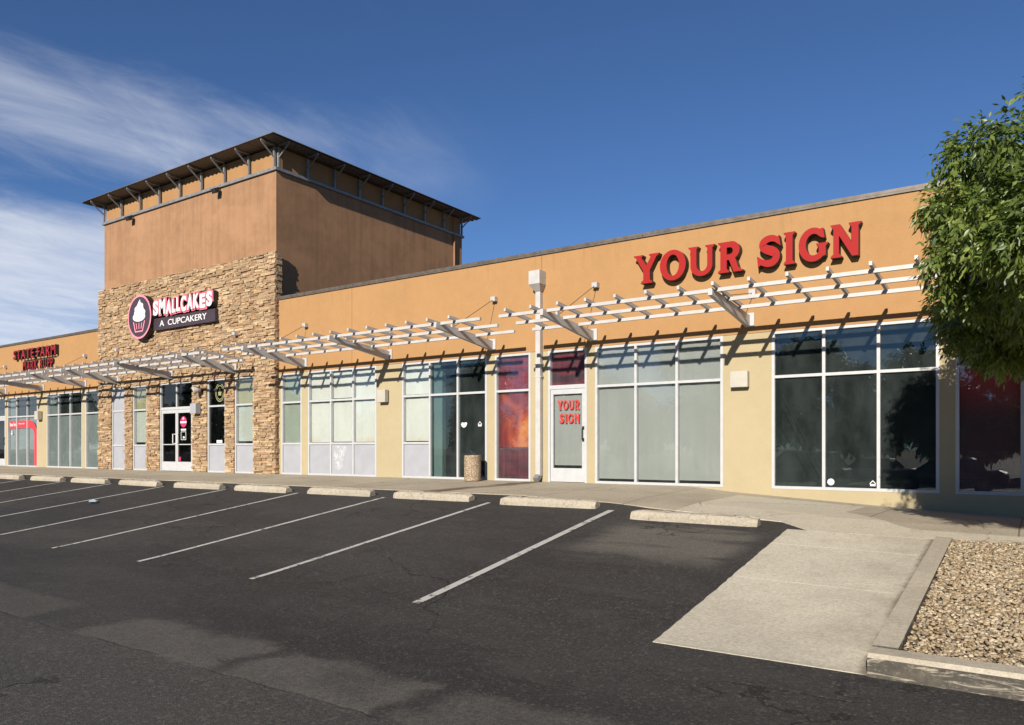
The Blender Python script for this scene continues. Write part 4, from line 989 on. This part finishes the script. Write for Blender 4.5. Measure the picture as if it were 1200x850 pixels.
stroke((-26.56, 5.30), (-26.43, 4.94), 0.05, -0.433); stroke((-25.84, 5.30), (-25.97, 4.94), 0.05, -0.433); stroke((-26.45, 4.94), (-25.95, 4.94), 0.045, -0.434)
for k in (-0.16, 0.0, 0.16): stroke((-26.20 + k * 1.15, 5.24), (-26.20 + k * 0.85, 5.03), 0.04, -0.432)
mb.build('cupcake_case', M['softpink'], plq)
# lettering: each letter has a pink backer and a white face
def bouncy(body, x0, x1, zb, h):
    ws = {'M': 1.2, 'W': 1.2, 'L': 0.72}; tot = sum(ws.get(c_, 1.0) for c_ in body); x = x0; u_ = (x1 - x0) / tot
    for i, ch in enumerate(body):
        w_ = u_ * ws.get(ch, 1.0); up = 0.02 * math.sin(i * 2.1); hh = h * (1.0 + 0.06 * math.sin(i * 1.3 + 1))
        vs, fs = text_mesh(ch, 0.1, 0.10); mb = MB(); wall_shape(mb, vs, fs, x - 0.035, x + w_ + 0.025, zb - 0.055 + up, zb + hh + 0.055 + up, -0.36, 0.17, mi_face=0, mi_side=1)
        l_ = mb.build('letter', [M['pink'], M['return']], s3)
        vs, fs = text_mesh(ch, 0.1, 0.045); mb = MB(); wall_shape(mb, vs, fs, x + 0.02, x + w_ - 0.035, zb + up, zb + hh + up, -0.385, 0.024); mb.build('letter_face', M['sign_white'], l_)
        x += w_
bouncy('SMALLCAKES', -25.40, -21.92, 5.41, 0.49)
box_part('lettering_panel', M['plaque'], s3, -25.5, -21.90, -0.30, -0.19, 4.92, 5.33)
letter_row(s3, 'A  CUPCAKERY', -25.1, -22.35, 5.03, 5.23, -0.312, 0.011, [M['sign_white'], M['sign_white']], 0.006, name='small_letter')

# ================================================================== CANOPIES
def canopy(x0, x1, outr, rafts, label, yw=-0.012):
    root = empty('trellis_canopy', ((x0 + x1) / 2, yw, 3.3), label, 'canopy', 'white steel trellis canopies along the shopfronts')
    zc = lambda y: 3.30 + (-y) * 0.107
    for ox in outr:
        mb = MB(); mb.bar((ox, yw - 0.025, 3.305), (ox, -2.17, 3.535), 0.075, 0.235, 0.125); o_ = mb.build('outrigger', M['white'], root)
        box_part('wall_plate', M['white'], o_, ox - 0.07, ox + 0.12, yw - 0.03, yw - 0.002, 3.19, 3.47)
        az = 3.86 if ox == outr[1] else 4.43
        box_part('anchor_box', M['white'], root, ox + 0.04, ox + 0.17, yw - 0.13, yw - 0.002, az - 0.055, az + 0.055)
        mb = MB(); mb.tube([(ox + 0.10, yw - 0.11, az - 0.02), (ox + 0.02, -1.55, 3.56)], 0.007, 6); mb.build('tie_rod', M['cable'], root)
        box_part('rod_bracket', M['white'], o_, ox - 0.012, ox + 0.03, -1.60, -1.5, 3.52, 3.66)
    for y, z in ((-2.0, 3.585), (-1.35, 3.53), (-0.70, 3.478)):
        cuts = [x0] + [q for ox in outr for q in (ox - 0.039, ox + 0.039)] + [x1]
        mb = MB()
        for i in range(0, len(cuts), 2): mb.box(cuts[i], cuts[i + 1], y - 0.03, y + 0.03, z - 0.035, z + 0.03)
        mb.build('purlin', M['white'], root)
    proto = None
    for rx_ in rafts:
        if proto is None:
            mb = MB(); mb.bar((rx_, -2.26, 3.655), (rx_, -0.52, 3.507), 0.048, 0.065)
            proto = mb.build('rafter', M['white'], root); px0 = rx_
        else:
            c_ = proto.copy(); COL.objects.link(c_); c_.location = (rx_ - px0, 0, 0); c_['_org'] = root['_org']
    return root
RF = [-9.04 + 0.63 * k for k in range(15)]
canopy(-9.36, -0.08, (-8.2, -4.70, -1.2), RF, 'white trellis canopy over the glass door and dark windows at the right end')
canopy(-19.0, -9.86, (-17.9, -14.46, -11.0), [-18.69 + 0.627 * k for k in range(14)], 'white trellis canopy over the papered windows, between stone tower and drainpipe')
canopy(-29.3, -19.9, (-28.15, -24.62, -21.06), [-29.0 + 0.64 * k for k in range(15)], 'white trellis canopy across the stone tower above its double door', -0.17)
canopy(-39.0, -29.62, (-37.9, -34.35, -30.84), [-38.75 + 0.645 * k for k in range(15)], 'white trellis canopy on the left wing under the red two line sign')
canopy(-48.9, -39.3, (-47.9, -44.4, -40.9), [-48.6 + 0.645 * k for k in range(15)], 'white trellis canopy farthest left, mostly outside the picture')

# ================================================================== WALL FITTINGS
def wall_light(x0, x1, z0, z1, d, label, y=0.0, m_='boxpaint'):
    root = empty('wall_light', ((x0 + x1) / 2, y, (z0 + z1) / 2), label, 'wall light', 'box shaped wall lights between the shop windows')
    mb = MB(); mb.box(x0, x1, y - d, y - 0.03, z0, z1); h_ = mb.build('housing', M[m_], root)
    bv = h_.modifiers.new('edge', 'BEVEL'); bv.width = 0.008; bv.segments = 2
    box_part('back_plate', M['dark_metal'], root, x0 + 0.03, x1 - 0.03, y - 0.029, y - 0.001, z0 + 0.03, z1 - 0.02)
    box_part('lens', M['glass'], root, x0 + 0.05, x1 - 0.05, y - d + 0.03, y - 0.05, z0 - 0.01, z0 - 0.002)
    return root
wall_light(-14.77, -14.47, 2.04, 2.38, 0.17, 'beige box light on the yellow pier between the papered windows')
wall_light(-5.03, -4.68, 2.00, 2.32, 0.15, 'beige box light on the yellow pier left of the dark window wall')
wall_light(-34.72, -34.42, 2.0, 2.36, 0.20, 'beige box light on the yellow pier beside the red arch decal')
wall_light(-23.18, -22.86, 1.94, 2.28, 0.22, 'pale grey box light on the stone beside the double door', -0.16, 'grey_panel')
# round speaker lamp above it
hl = empty('flood_lamp', (-22.85, -0.17, 2.72), 'white round flood lamp on the stone above the pale grey box light', 'lamp')
mb = MB(); mb.tube([(-22.80, -0.16, 2.68), (-22.80, -0.28, 2.72)], 0.04, 10); mb.build('mount', M['dark_metal'], hl)
mb = MB(); mb.tube([(-22.78, -0.25, 2.75), (-22.82, -0.33, 2.73), (-22.88, -0.42, 2.70), (-22.90, -0.45, 2.69)], [0.07, 0.11, 0.135, 0.125], 16); mb.build('lamp_head', M['boxpaint'], hl, smooth=False)
for x, w_ in ((-27.30, 'left'), (-22.05, 'right')):
    f_ = empty('eave_floodlight', (x, -0.07, 9.25), 'small dark floodlight under the tower rail, the %s one of two' % w_, 'floodlight', 'floodlights under the tower rail')
    mb = MB(); mb.box(x - 0.03, x + 0.03, -0.12, -0.071, 9.22, 9.34); mb.build('mount', M['dark_metal'], f_)
    mb = MB(); mb.bar((x, -0.12, 9.24), (x, -0.27, 9.17), 0.20, 0.15); mb.build('lamp_head', M['dark_metal'], f_)

# drainpipe with conductor head
dp = empty('drainpipe', (-9.68, 0, 0), 'white drainpipe with square conductor head between red panel and glass door', 'drainpipe')
mb = MB(); x0, x1, y0, y1 = -9.74, -9.44, -0.30, -0.015
mb.box(x0, x1, y0, y1, 4.61, 4.92)
vs = [(x0 + 0.002, y0 + 0.002, 4.609), (x1 - 0.002, y0 + 0.002, 4.609), (x1 - 0.002, y1, 4.609), (x0 + 0.002, y1, 4.609), (-9.67, -0.14, 4.46), (-9.52, -0.14, 4.46), (-9.52, -0.018, 4.46), (-9.67, -0.018, 4.46)]
mb.add(vs, [(0, 1, 5, 4), (1, 2, 6, 5), (2, 3, 7, 6), (3, 0, 4, 7)]); mb.build('conductor_head', M['white'], dp)
mb = MB(); mb.box(-9.66, -9.53, -0.13, -0.02, 0.14, 4.48)
mb.build('pipe', M['white'], dp)
for z in (2.45, 2.75): box_part('pipe_strap', M['white'], dp, -9.685, -9.505, -0.135, -0.014, z, z + 0.03)
mb = MB(); mb.bar((-9.595, -0.075, 0.15), (-9.595, -0.22, 0.05), 0.125, 0.11); mb.build('outlet_elbow', M['steel'], dp)

# litter bin
lb = empty('litter_bin', (-11.27, -0.45, 0), 'round tan pebble finish concrete litter bin standing before the dark window', 'litter bin')
mb = MB(); mb.lathe(-11.27, -0.45, [(0.0, Gd(-11.3, -0.45) + 0.01), (0.195, Gd(-11.3, -0.45) + 0.01), (0.205, 0.02), (0.205, 0.60), (0.195, 0.62), (0.155, 0.62), (0.15, 0.60), (0.15, 0.10), (0, 0.10)], 40); mb.build('bin_shell', M['aggregate'], lb, smooth=False)

# wheel stops
def wheel_stop_mesh(L, chip):
    mb = MB(); n_ = 26; prof = [(-0.115, 0.0), (-0.105, 0.07), (-0.075, 0.125), (-0.05, 0.135), (0.05, 0.135), (0.075, 0.125), (0.105, 0.07), (0.115, 0.0)]
    vs = []; rs = random.Random(int(chip * 1000))
    for i in range(n_ + 1):
        x = -L / 2 + L * i / n_; e = 1.0 - (0.22 if i in (0, n_) else 0.06 if i in (1, n_ - 1) else 0)
        for (y, z) in prof:
            j = rs.uniform(-0.006, 0.006)
            c_ = 0.0
            if z > 0.1 and rs.random() < 0.10: c_ = -rs.uniform(0.01, 0.03)
            vs.append((x + j, y * e + j, z * e + c_ + (j if z > 0 else 0)))
    k = len(prof); fs = []
    for i in range(n_):
        for q in range(k - 1): fs.append((i * k + q, i * k + q + 1, (i + 1) * k + q + 1, (i + 1) * k + q))
    fs.append(tuple(range(k))[::-1]); fs.append(tuple(n_ * k + q for q in range(k)))
    mb.add(vs, fs); return mb
STOPS = [(-4.16, -4.38, 3.0, 'pale concrete wheel stop at the right end beside the concrete path'),
         (-6.94, -3.93, 1.2, 'concrete wheel stop in front of the wide pale blind window'),
         (-9.62, -3.86, 0.5, 'concrete wheel stop in front of the drainpipe and the flame panel'),
         (-12.2, -3.85, 0.3, 'concrete wheel stop straight in front of the litter bin window'),
         (-14.75, -3.9, -0.5, 'concrete wheel stop in front of the papered window with scraped panel'),
         (-17.25, -3.9, 0.6, 'concrete wheel stop by the right corner of the stone tower'),
         (-19.95, -3.9, -0.4, 'concrete wheel stop facing the rightmost narrow tower window'),
         (-22.6, -3.9, 0.3, 'concrete wheel stop just right of the tower double door'),
         (-25.2, -3.9, 0.2, 'concrete wheel stop aligned with the tower double door'),
         (-27.9, -3.9, -0.3, 'concrete wheel stop facing the left corner of the stone tower'),
         (-30.5, -3.9, 0.3, 'concrete wheel stop facing the navy window left of the tower'),
         (-33.1, -3.9, 0.0, 'concrete wheel stop facing the grey windows of the left wing')]
for i, (x, y, a_, lab) in enumerate(STOPS):
    o = wheel_stop_mesh(1.9, 0.1 + i * 0.37).build('wheel_stop', M['stop'])
    g0, g1 = Gd(x, y - 0.11), Gd(x, y + 0.11); gl, gr = Gd(x - 0.9, y), Gd(x + 0.9, y)
    o.location = (x, y, (g0 + g1) / 2 - 0.004); o.rotation_euler = (math.atan2(g1 - g0, 0.22), -math.atan2(gr - gl, 1.8), R(a_))
    tag(o, lab, 'wheel stop', 'concrete wheel stops along the sidewalk')
    for s_ in (-0.62, 0.62):
        mb = MB(); mb.lathe(s_, 0, [(0.016, 0.12), (0.016, 0.137), (0.0, 0.1375)], 10)
        c_ = mb.build('anchor_pin', M['dark_metal'], o)

# crumpled wrapper on the asphalt
mb = MB(); bmx = bmesh.new(); bmesh.ops.create_icosphere(bmx, subdivisions=2, radius=1.0)
gx, gy = -18.1, -6.05
vs = [(gx + v.co.x * 0.15 * random.uniform(0.7, 1.2), gy + v.co.y * 0.12 * random.uniform(0.7, 1.2), Gd(gx, gy) + 0.035 + v.co.z * 0.045 * random.uniform(0.4, 1.3)) for v in bmx.verts]
mb.add(vs, [[v.index for v in f.verts] for f in bmx.faces]); bmx.free()
tag(mb.build('litter_wrapper', simple('pale_blue_wrapper', (0.34, 0.42, 0.50), 0.4, 0, 0.5, 40)), 'crumpled pale blue wrapper lying on the asphalt near a stall line', 'litter')

# ================================================================== TREES
def leaf_geometry(lobes, n_clusters, L, W, seed, droop=0.5, nleaf=7):
    g = np.random.default_rng(seed)
    lob = np.array([l[:3] for l in lobes]); rad = np.array([l[3] for l in lobes])
    wts = rad ** 2; wts = wts / wts.sum()
    k = g.choice(len(lobes), n_clusters, p=wts)
    d = g.normal(size=(n_clusters, 3)); d /= np.linalg.norm(d, axis=1)[:, None]
    r = rad[k] * (1.0 - 0.55 * g.random(n_clusters) ** 1.8) * (1 + 0.10 * g.normal(size=n_clusters))
    c0 = lob[k] + d * r[:, None] * np.array([1, 1, 0.95])
    # rachis leaves outward, then droops
    ax = d + np.array([0, 0, -droop]) + 0.55 * g.normal(size=d.shape); ax /= np.linalg.norm(ax, axis=1)[:, None]
    side = np.cross(ax, np.array([0, 0, 1.0]) + 0.3 * g.normal(size=d.shape)); side /= np.linalg.norm(side, axis=1)[:, None] + 1e-9
    tone = g.random(len(lobes)); shade = np.clip(g.random(n_clusters) * 0.45 + 0.55 * tone[k], 0, 1)
    Vs, Cs = [], []
    for i in range(nleaf):
        s_ = 0 if i == nleaf - 1 else (1 if i % 2 else -1)
        tpos = (i // 2) / (nleaf // 2) * 2.0 * L if s_ else 2.0 * L
        base = c0 + ax * (tpos + 0.2 * L * g.random((n_clusters, 1)))
        dir_ = ax * 0.75 + side * s_ * 0.8 + np.array([0, 0, -0.45]) + 0.25 * g.normal(size=d.shape); dir_ /= np.linalg.norm(dir_, axis=1)[:, None]
        nrm = np.cross(dir_, side) + 0.45 * g.normal(size=d.shape); wv = np.cross(dir_, nrm); wv /= np.linalg.norm(wv, axis=1)[:, None] + 1e-9
        up = np.cross(wv, dir_)
        ll = L * g.uniform(0.75, 1.2, (n_clusters, 1)); ww = W * g.uniform(0.8, 1.2, (n_clusters, 1))
        v0 = base; v1 = base + dir_ * ll * 0.42 + wv * ww * 0.5 + up * ww * 0.16; v2 = base + dir_ * ll + np.array([0, 0, -0.12]) * ll; v3 = base + dir_ * ll * 0.42 - wv * ww * 0.5 + up * ww * 0.16
        Vs.append(np.stack([v0, v1, v2, v3], 1)); sh = np.clip(shade + 0.15 * g.normal(size=n_clusters), 0, 1); Cs.append(np.stack([sh] * 3, 1))
    return np.concatenate(Vs), np.concatenate(Cs)
LF = np.array([[0, 1, 2], [0, 2, 3]])
def tree(name, loc, lobes, n_cl, L, W, trunk_h, trunk_r, seed, label, leaf='leaf', group=None, fine=False):
    root = empty(name, loc, label, 'tree', group)
    g = random.Random(seed); mb = MB(); b0 = Vector(loc)
    top = b0 + Vector((0.05, 0.03, trunk_h))
    mb.tube([b0 + Vector((0, 0, -0.15)), b0 + Vector((0.01, 0, 0.15)), b0.lerp(top, 0.55) + Vector((0.04, -0.02, 0)), top], [trunk_r * 1.5, trunk_r * 1.08, trunk_r * 0.9, trunk_r * 0.72], 12)
    for l in lobes:
        e = Vector(l[:3]); m1 = top.lerp(e, 0.45) + Vector((g.uniform(-.15, .15), g.uniform(-.15, .15), 0.12)); s0 = b0.lerp(top, g.uniform(0.75, 1.0))
        mb.tube([s0, m1, e], [trunk_r * 0.5, trunk_r * 0.32, trunk_r * 0.12], 7)
        for _ in range(4):
            q = e + Vector((g.gauss(0, 1), g.gauss(0, 1), g.gauss(0, 0.8))).normalized() * l[3] * 0.8
            mb.tube([m1.lerp(e, g.uniform(0.3, 1.0)), m1.lerp(q, 0.6) , q], [trunk_r * 0.16, trunk_r * 0.10, trunk_r * 0.05], 5)
    mb.build('trunk', M['bark'], root, smooth=True)
    V, C_ = leaf_geometry(clumps(lobes, seed) if fine else lobes, n_cl, L, W, seed)
    me = np_mesh('crown', V - np.array(loc)[None, None, :], LF, M[leaf], C_)
    o_ = bpy.data.objects.new('crown', me); COL.objects.link(o_); o_.parent = root
    return root
LOBES = [(-0.38, -5.2, 3.8, 0.55), (-0.58, -5.0, 3.4, 0.57), (-0.43, -5.2, 2.72, 0.55), (-0.04, -5.6, 2.67, 0.55), (0.12, -5.5, 3.68, 0.67), (0.24, -6.2, 3.25, 0.95), (0.55, -4.2, 3.4, 1.05), (1.2, -5.2, 3.75, 1.05), (1.3, -6.5, 3.6, 1.15), (1.3, -3.6, 3.4, 1.1), (2.3, -5.2, 3.66, 1.15), (2.5, -4.2, 3.22, 1.15), (2.5, -6.3, 3.42, 1.15), (1.3, -5.3, 3.12, 1.05), (3.2, -5.2, 3.2, 0.95), (0.85, -6.0, 2.77, 0.65), (-0.14, -7.1, 2.77, 0.47), (0.85, -8.2, 2.92, 0.7), (1.7, -8.1, 3.32, 1.0), (2.3, -7.8, 2.92, 1.0), (0.19, -6.6, 2.67, 0.5), (-0.58, -2.8, 3.0, 0.65), (-0.41, -2.8, 2.58, 0.6), (0.6, -2.6, 2.78, 0.8), (-0.56, -3.6, 2.6, 0.55), (0.14, -2.9, 3.56, 0.8), (0.19, -4.3, 2.62, 0.6), (0.2, -5.0, 4.62, 0.14), (0.62, -5.3, 4.45, 0.16), (-0.55, -5.1, 2.82, 0.42), (-0.1, -3.0, 2.43, 0.45), (-0.3, -3.2, 2.48, 0.5), (0.62, -5.2, 2.75, 0.5)]
def clumps(lobes, seed):
    """break every big lobe into separate leafy clumps with gaps between them"""
    g = random.Random(seed); out = []
    for x, y, z, r in lobes:
        n_ = max(4, int(11 * r / 0.7))
        for _ in range(n_):
            d = Vector((g.gauss(0, 1), g.gauss(0, 1), g.gauss(0, 1))).normalized(); k = r * g.uniform(0.45, 0.95)
            out.append((x + d.x * k, y + d.y * k, z + d.z * k, g.uniform(0.16, 0.30) * (0.7 + 0.5 * r)))
    return out
tz = bed(1.4, -5.3)
tree('ash_tree', (1.4, -5.3, tz), LOBES, 42000, 0.086, 0.034, 1.9, 0.085, 11, 'leafy green ash tree in the tan rock bed at the right edge', fine=True)
# trees across the lot, seen mirrored in the shop glass
def far_tree_proto(seed, hgt, wid, loc, label):
    g = random.Random(seed); x, y, z = loc
    lob = []
    for k in range(11):
        a_ = g.uniform(0, 6.28); rr = g.uniform(0.1, 0.62) * wid; zz = g.uniform(0.36, 0.86) * hgt
        lob.append((x + rr * math.cos(a_), y + rr * math.sin(a_), z + zz, g.uniform(0.22, 0.36) * wid))
    return tree('shade_tree', loc, lob, 3000, 0.30, 0.16, hgt * 0.36, 0.16, seed, label, 'leaf_far', 'trees across the lot mirrored in the shop glass')
pa = far_tree_proto(21, 8.2, 3.6, (-11.0, -46.0, -1.35), 'broad shade tree standing across the parking lot behind the viewer')
pb = far_tree_proto(33, 6.6, 3.0, (-3.0, -44.0, -1.35), 'lower rounded shade tree standing across the parking lot behind the viewer')
for i, (x, y, s_) in enumerate([(-6, -50, 1.3), (-16, -52, 1.35), (-24, -51, 1.3), (1, -51, 1.3), (-33, -52, 1.35), (-51, -53, 1.4), (-64, -52, 1.4), (-77, -54, 1.4), (-20, -45, 1.0), (-29, -45, 0.9), (-38, -47, 1.15), (-46, -46, 0.95), (-57, -48, 1.1), (-70, -46, 0.9), (-84, -49, 1.2), (-100, -47, 1.0), (-118, -50, 1.15), (-137, -48, 1.05), (6, -46, 1.0), (16, -45, 1.1), (-90, -56, 1.6), (-108, -56, 1.6), (-126, -58, 1.6), (-150, -56, 1.6), (-165, -60, 1.7), (-41, -55, 1.5), (-10, -57, 1.6), (-28, -58, 1.6)]):
    c_ = copy_tree(pa if i % 2 else pb); c_.location = (x, y, -1.35); c_.scale = (s_, s_, s_); c_.rotation_euler = (0, 0, i * 1.3)

# parked cars behind the viewer, mirrored in the dark glass
M['car_a'] = simple('silver_car_paint', (0.34, 0.35, 0.36), 0.25, 0.4, 0.03, 1); M['car_b'] = simple('white_car_paint', (0.62, 0.62, 0.60), 0.3, 0, 0.03, 1); M['car_c'] = simple('dark_blue_car_paint', (0.03, 0.045, 0.09), 0.25, 0.3, 0.03, 1)
M['car_glass'] = simple('car_glass', (0.02, 0.022, 0.025), 0.08, 0, 0.05, 1); M['tyre'] = simple('tyre_rubber', (0.02, 0.02, 0.02), 0.8, 0, 0.1, 5); M['lamp'] = simple('lamp_lens', (0.6, 0.6, 0.58), 0.15, 0, 0.03, 1)
def car(x, y, paint, label, suv):
    z = Gd(x, y); root = empty('parked_car', (x, y, z), label, 'car', 'cars parked across the lot mirrored in the shop glass')
    h1, h2 = (1.02, 1.72) if suv else (0.92, 1.44)
    pr = [(-2.25, 0.35), (-2.28, 0.7), (-2.15, h1 - 0.05), (-1.1, h1 + 0.03), (1.95, h1 + 0.03), (2.25, h1 - 0.1), (2.3, 0.6), (2.25, 0.35)]
    mb = MB(); w_ = 0.9
    def prism(prof, wy, wt=None):
        n_ = len(prof); wt = wt or [wy] * n_
        vs = [(x + a_, y - wt[i], z + b_) for i, (a_, b_) in enumerate(prof)] + [(x + a_, y + wt[i], z + b_) for i, (a_, b_) in enumerate(prof)]
        mb.add(vs, [tuple(range(n_)), tuple(n_ + i for i in range(n_))[::-1]] + [(i, i + n_, (i + 1) % n_ + n_, (i + 1) % n_) for i in range(n_)])
    prism(pr, w_); bd = mb.build('body', M[paint], root); bv = bd.modifiers.new('edge', 'BEVEL'); bv.width = 0.07; bv.segments = 3
    mb = MB(); back = 2.1 if suv else 1.5
    prism([(-1.15, h1), (-0.45, h2 - 0.03), (back - 0.45, h2 - 0.03), (back, h1)], 0.8, [0.84, 0.70, 0.70, 0.84]); mb.build('cabin_glass', M['car_glass'], root)
    mb = MB(); prism([(-0.5, h2 - 0.035), (-0.35, h2 + 0.03), (back - 0.55, h2 + 0.03), (back - 0.4, h2 - 0.035)], 0.72); mb.build('roof', M[paint], root)
    for sx in (-1.4, 1.4):
        for sy in (-0.82, 0.82):
            mb = MB(); mb.discy(x + sx, z + 0.34, y + sy - 0.11, y + sy + 0.11, 0.34, 0.34, 24); wl = mb.build('wheel', M['tyre'], root)
            mb = MB(); mb.discy(x + sx, z + 0.34, y + sy - 0.115, y + sy + 0.115, 0.2, 0.2, 16); mb.build('rim', M['steel'], wl)
    for sy in (-0.62, 0.62): box_part('headlight', M['lamp'], root, x - 2.33, x - 2.2, y + sy - 0.2, y + sy + 0.2, z + 0.66, z + 0.82)
    return root
car(-9.2, -21.5, 'car_a', 'silver sport utility car parked across the lot, mirrored in the dark window', True)
car(-7.0, -27.5, 'car_b', 'white saloon car parked across the lot, mirrored in the dark window', False)
car(-3.2, -22.5, 'car_c', 'dark blue saloon car parked across the lot, mirrored in the dark window', False)

calibrate()
for o in bpy.data.objects:
    if '_org' in o.keys(): del o['_org']
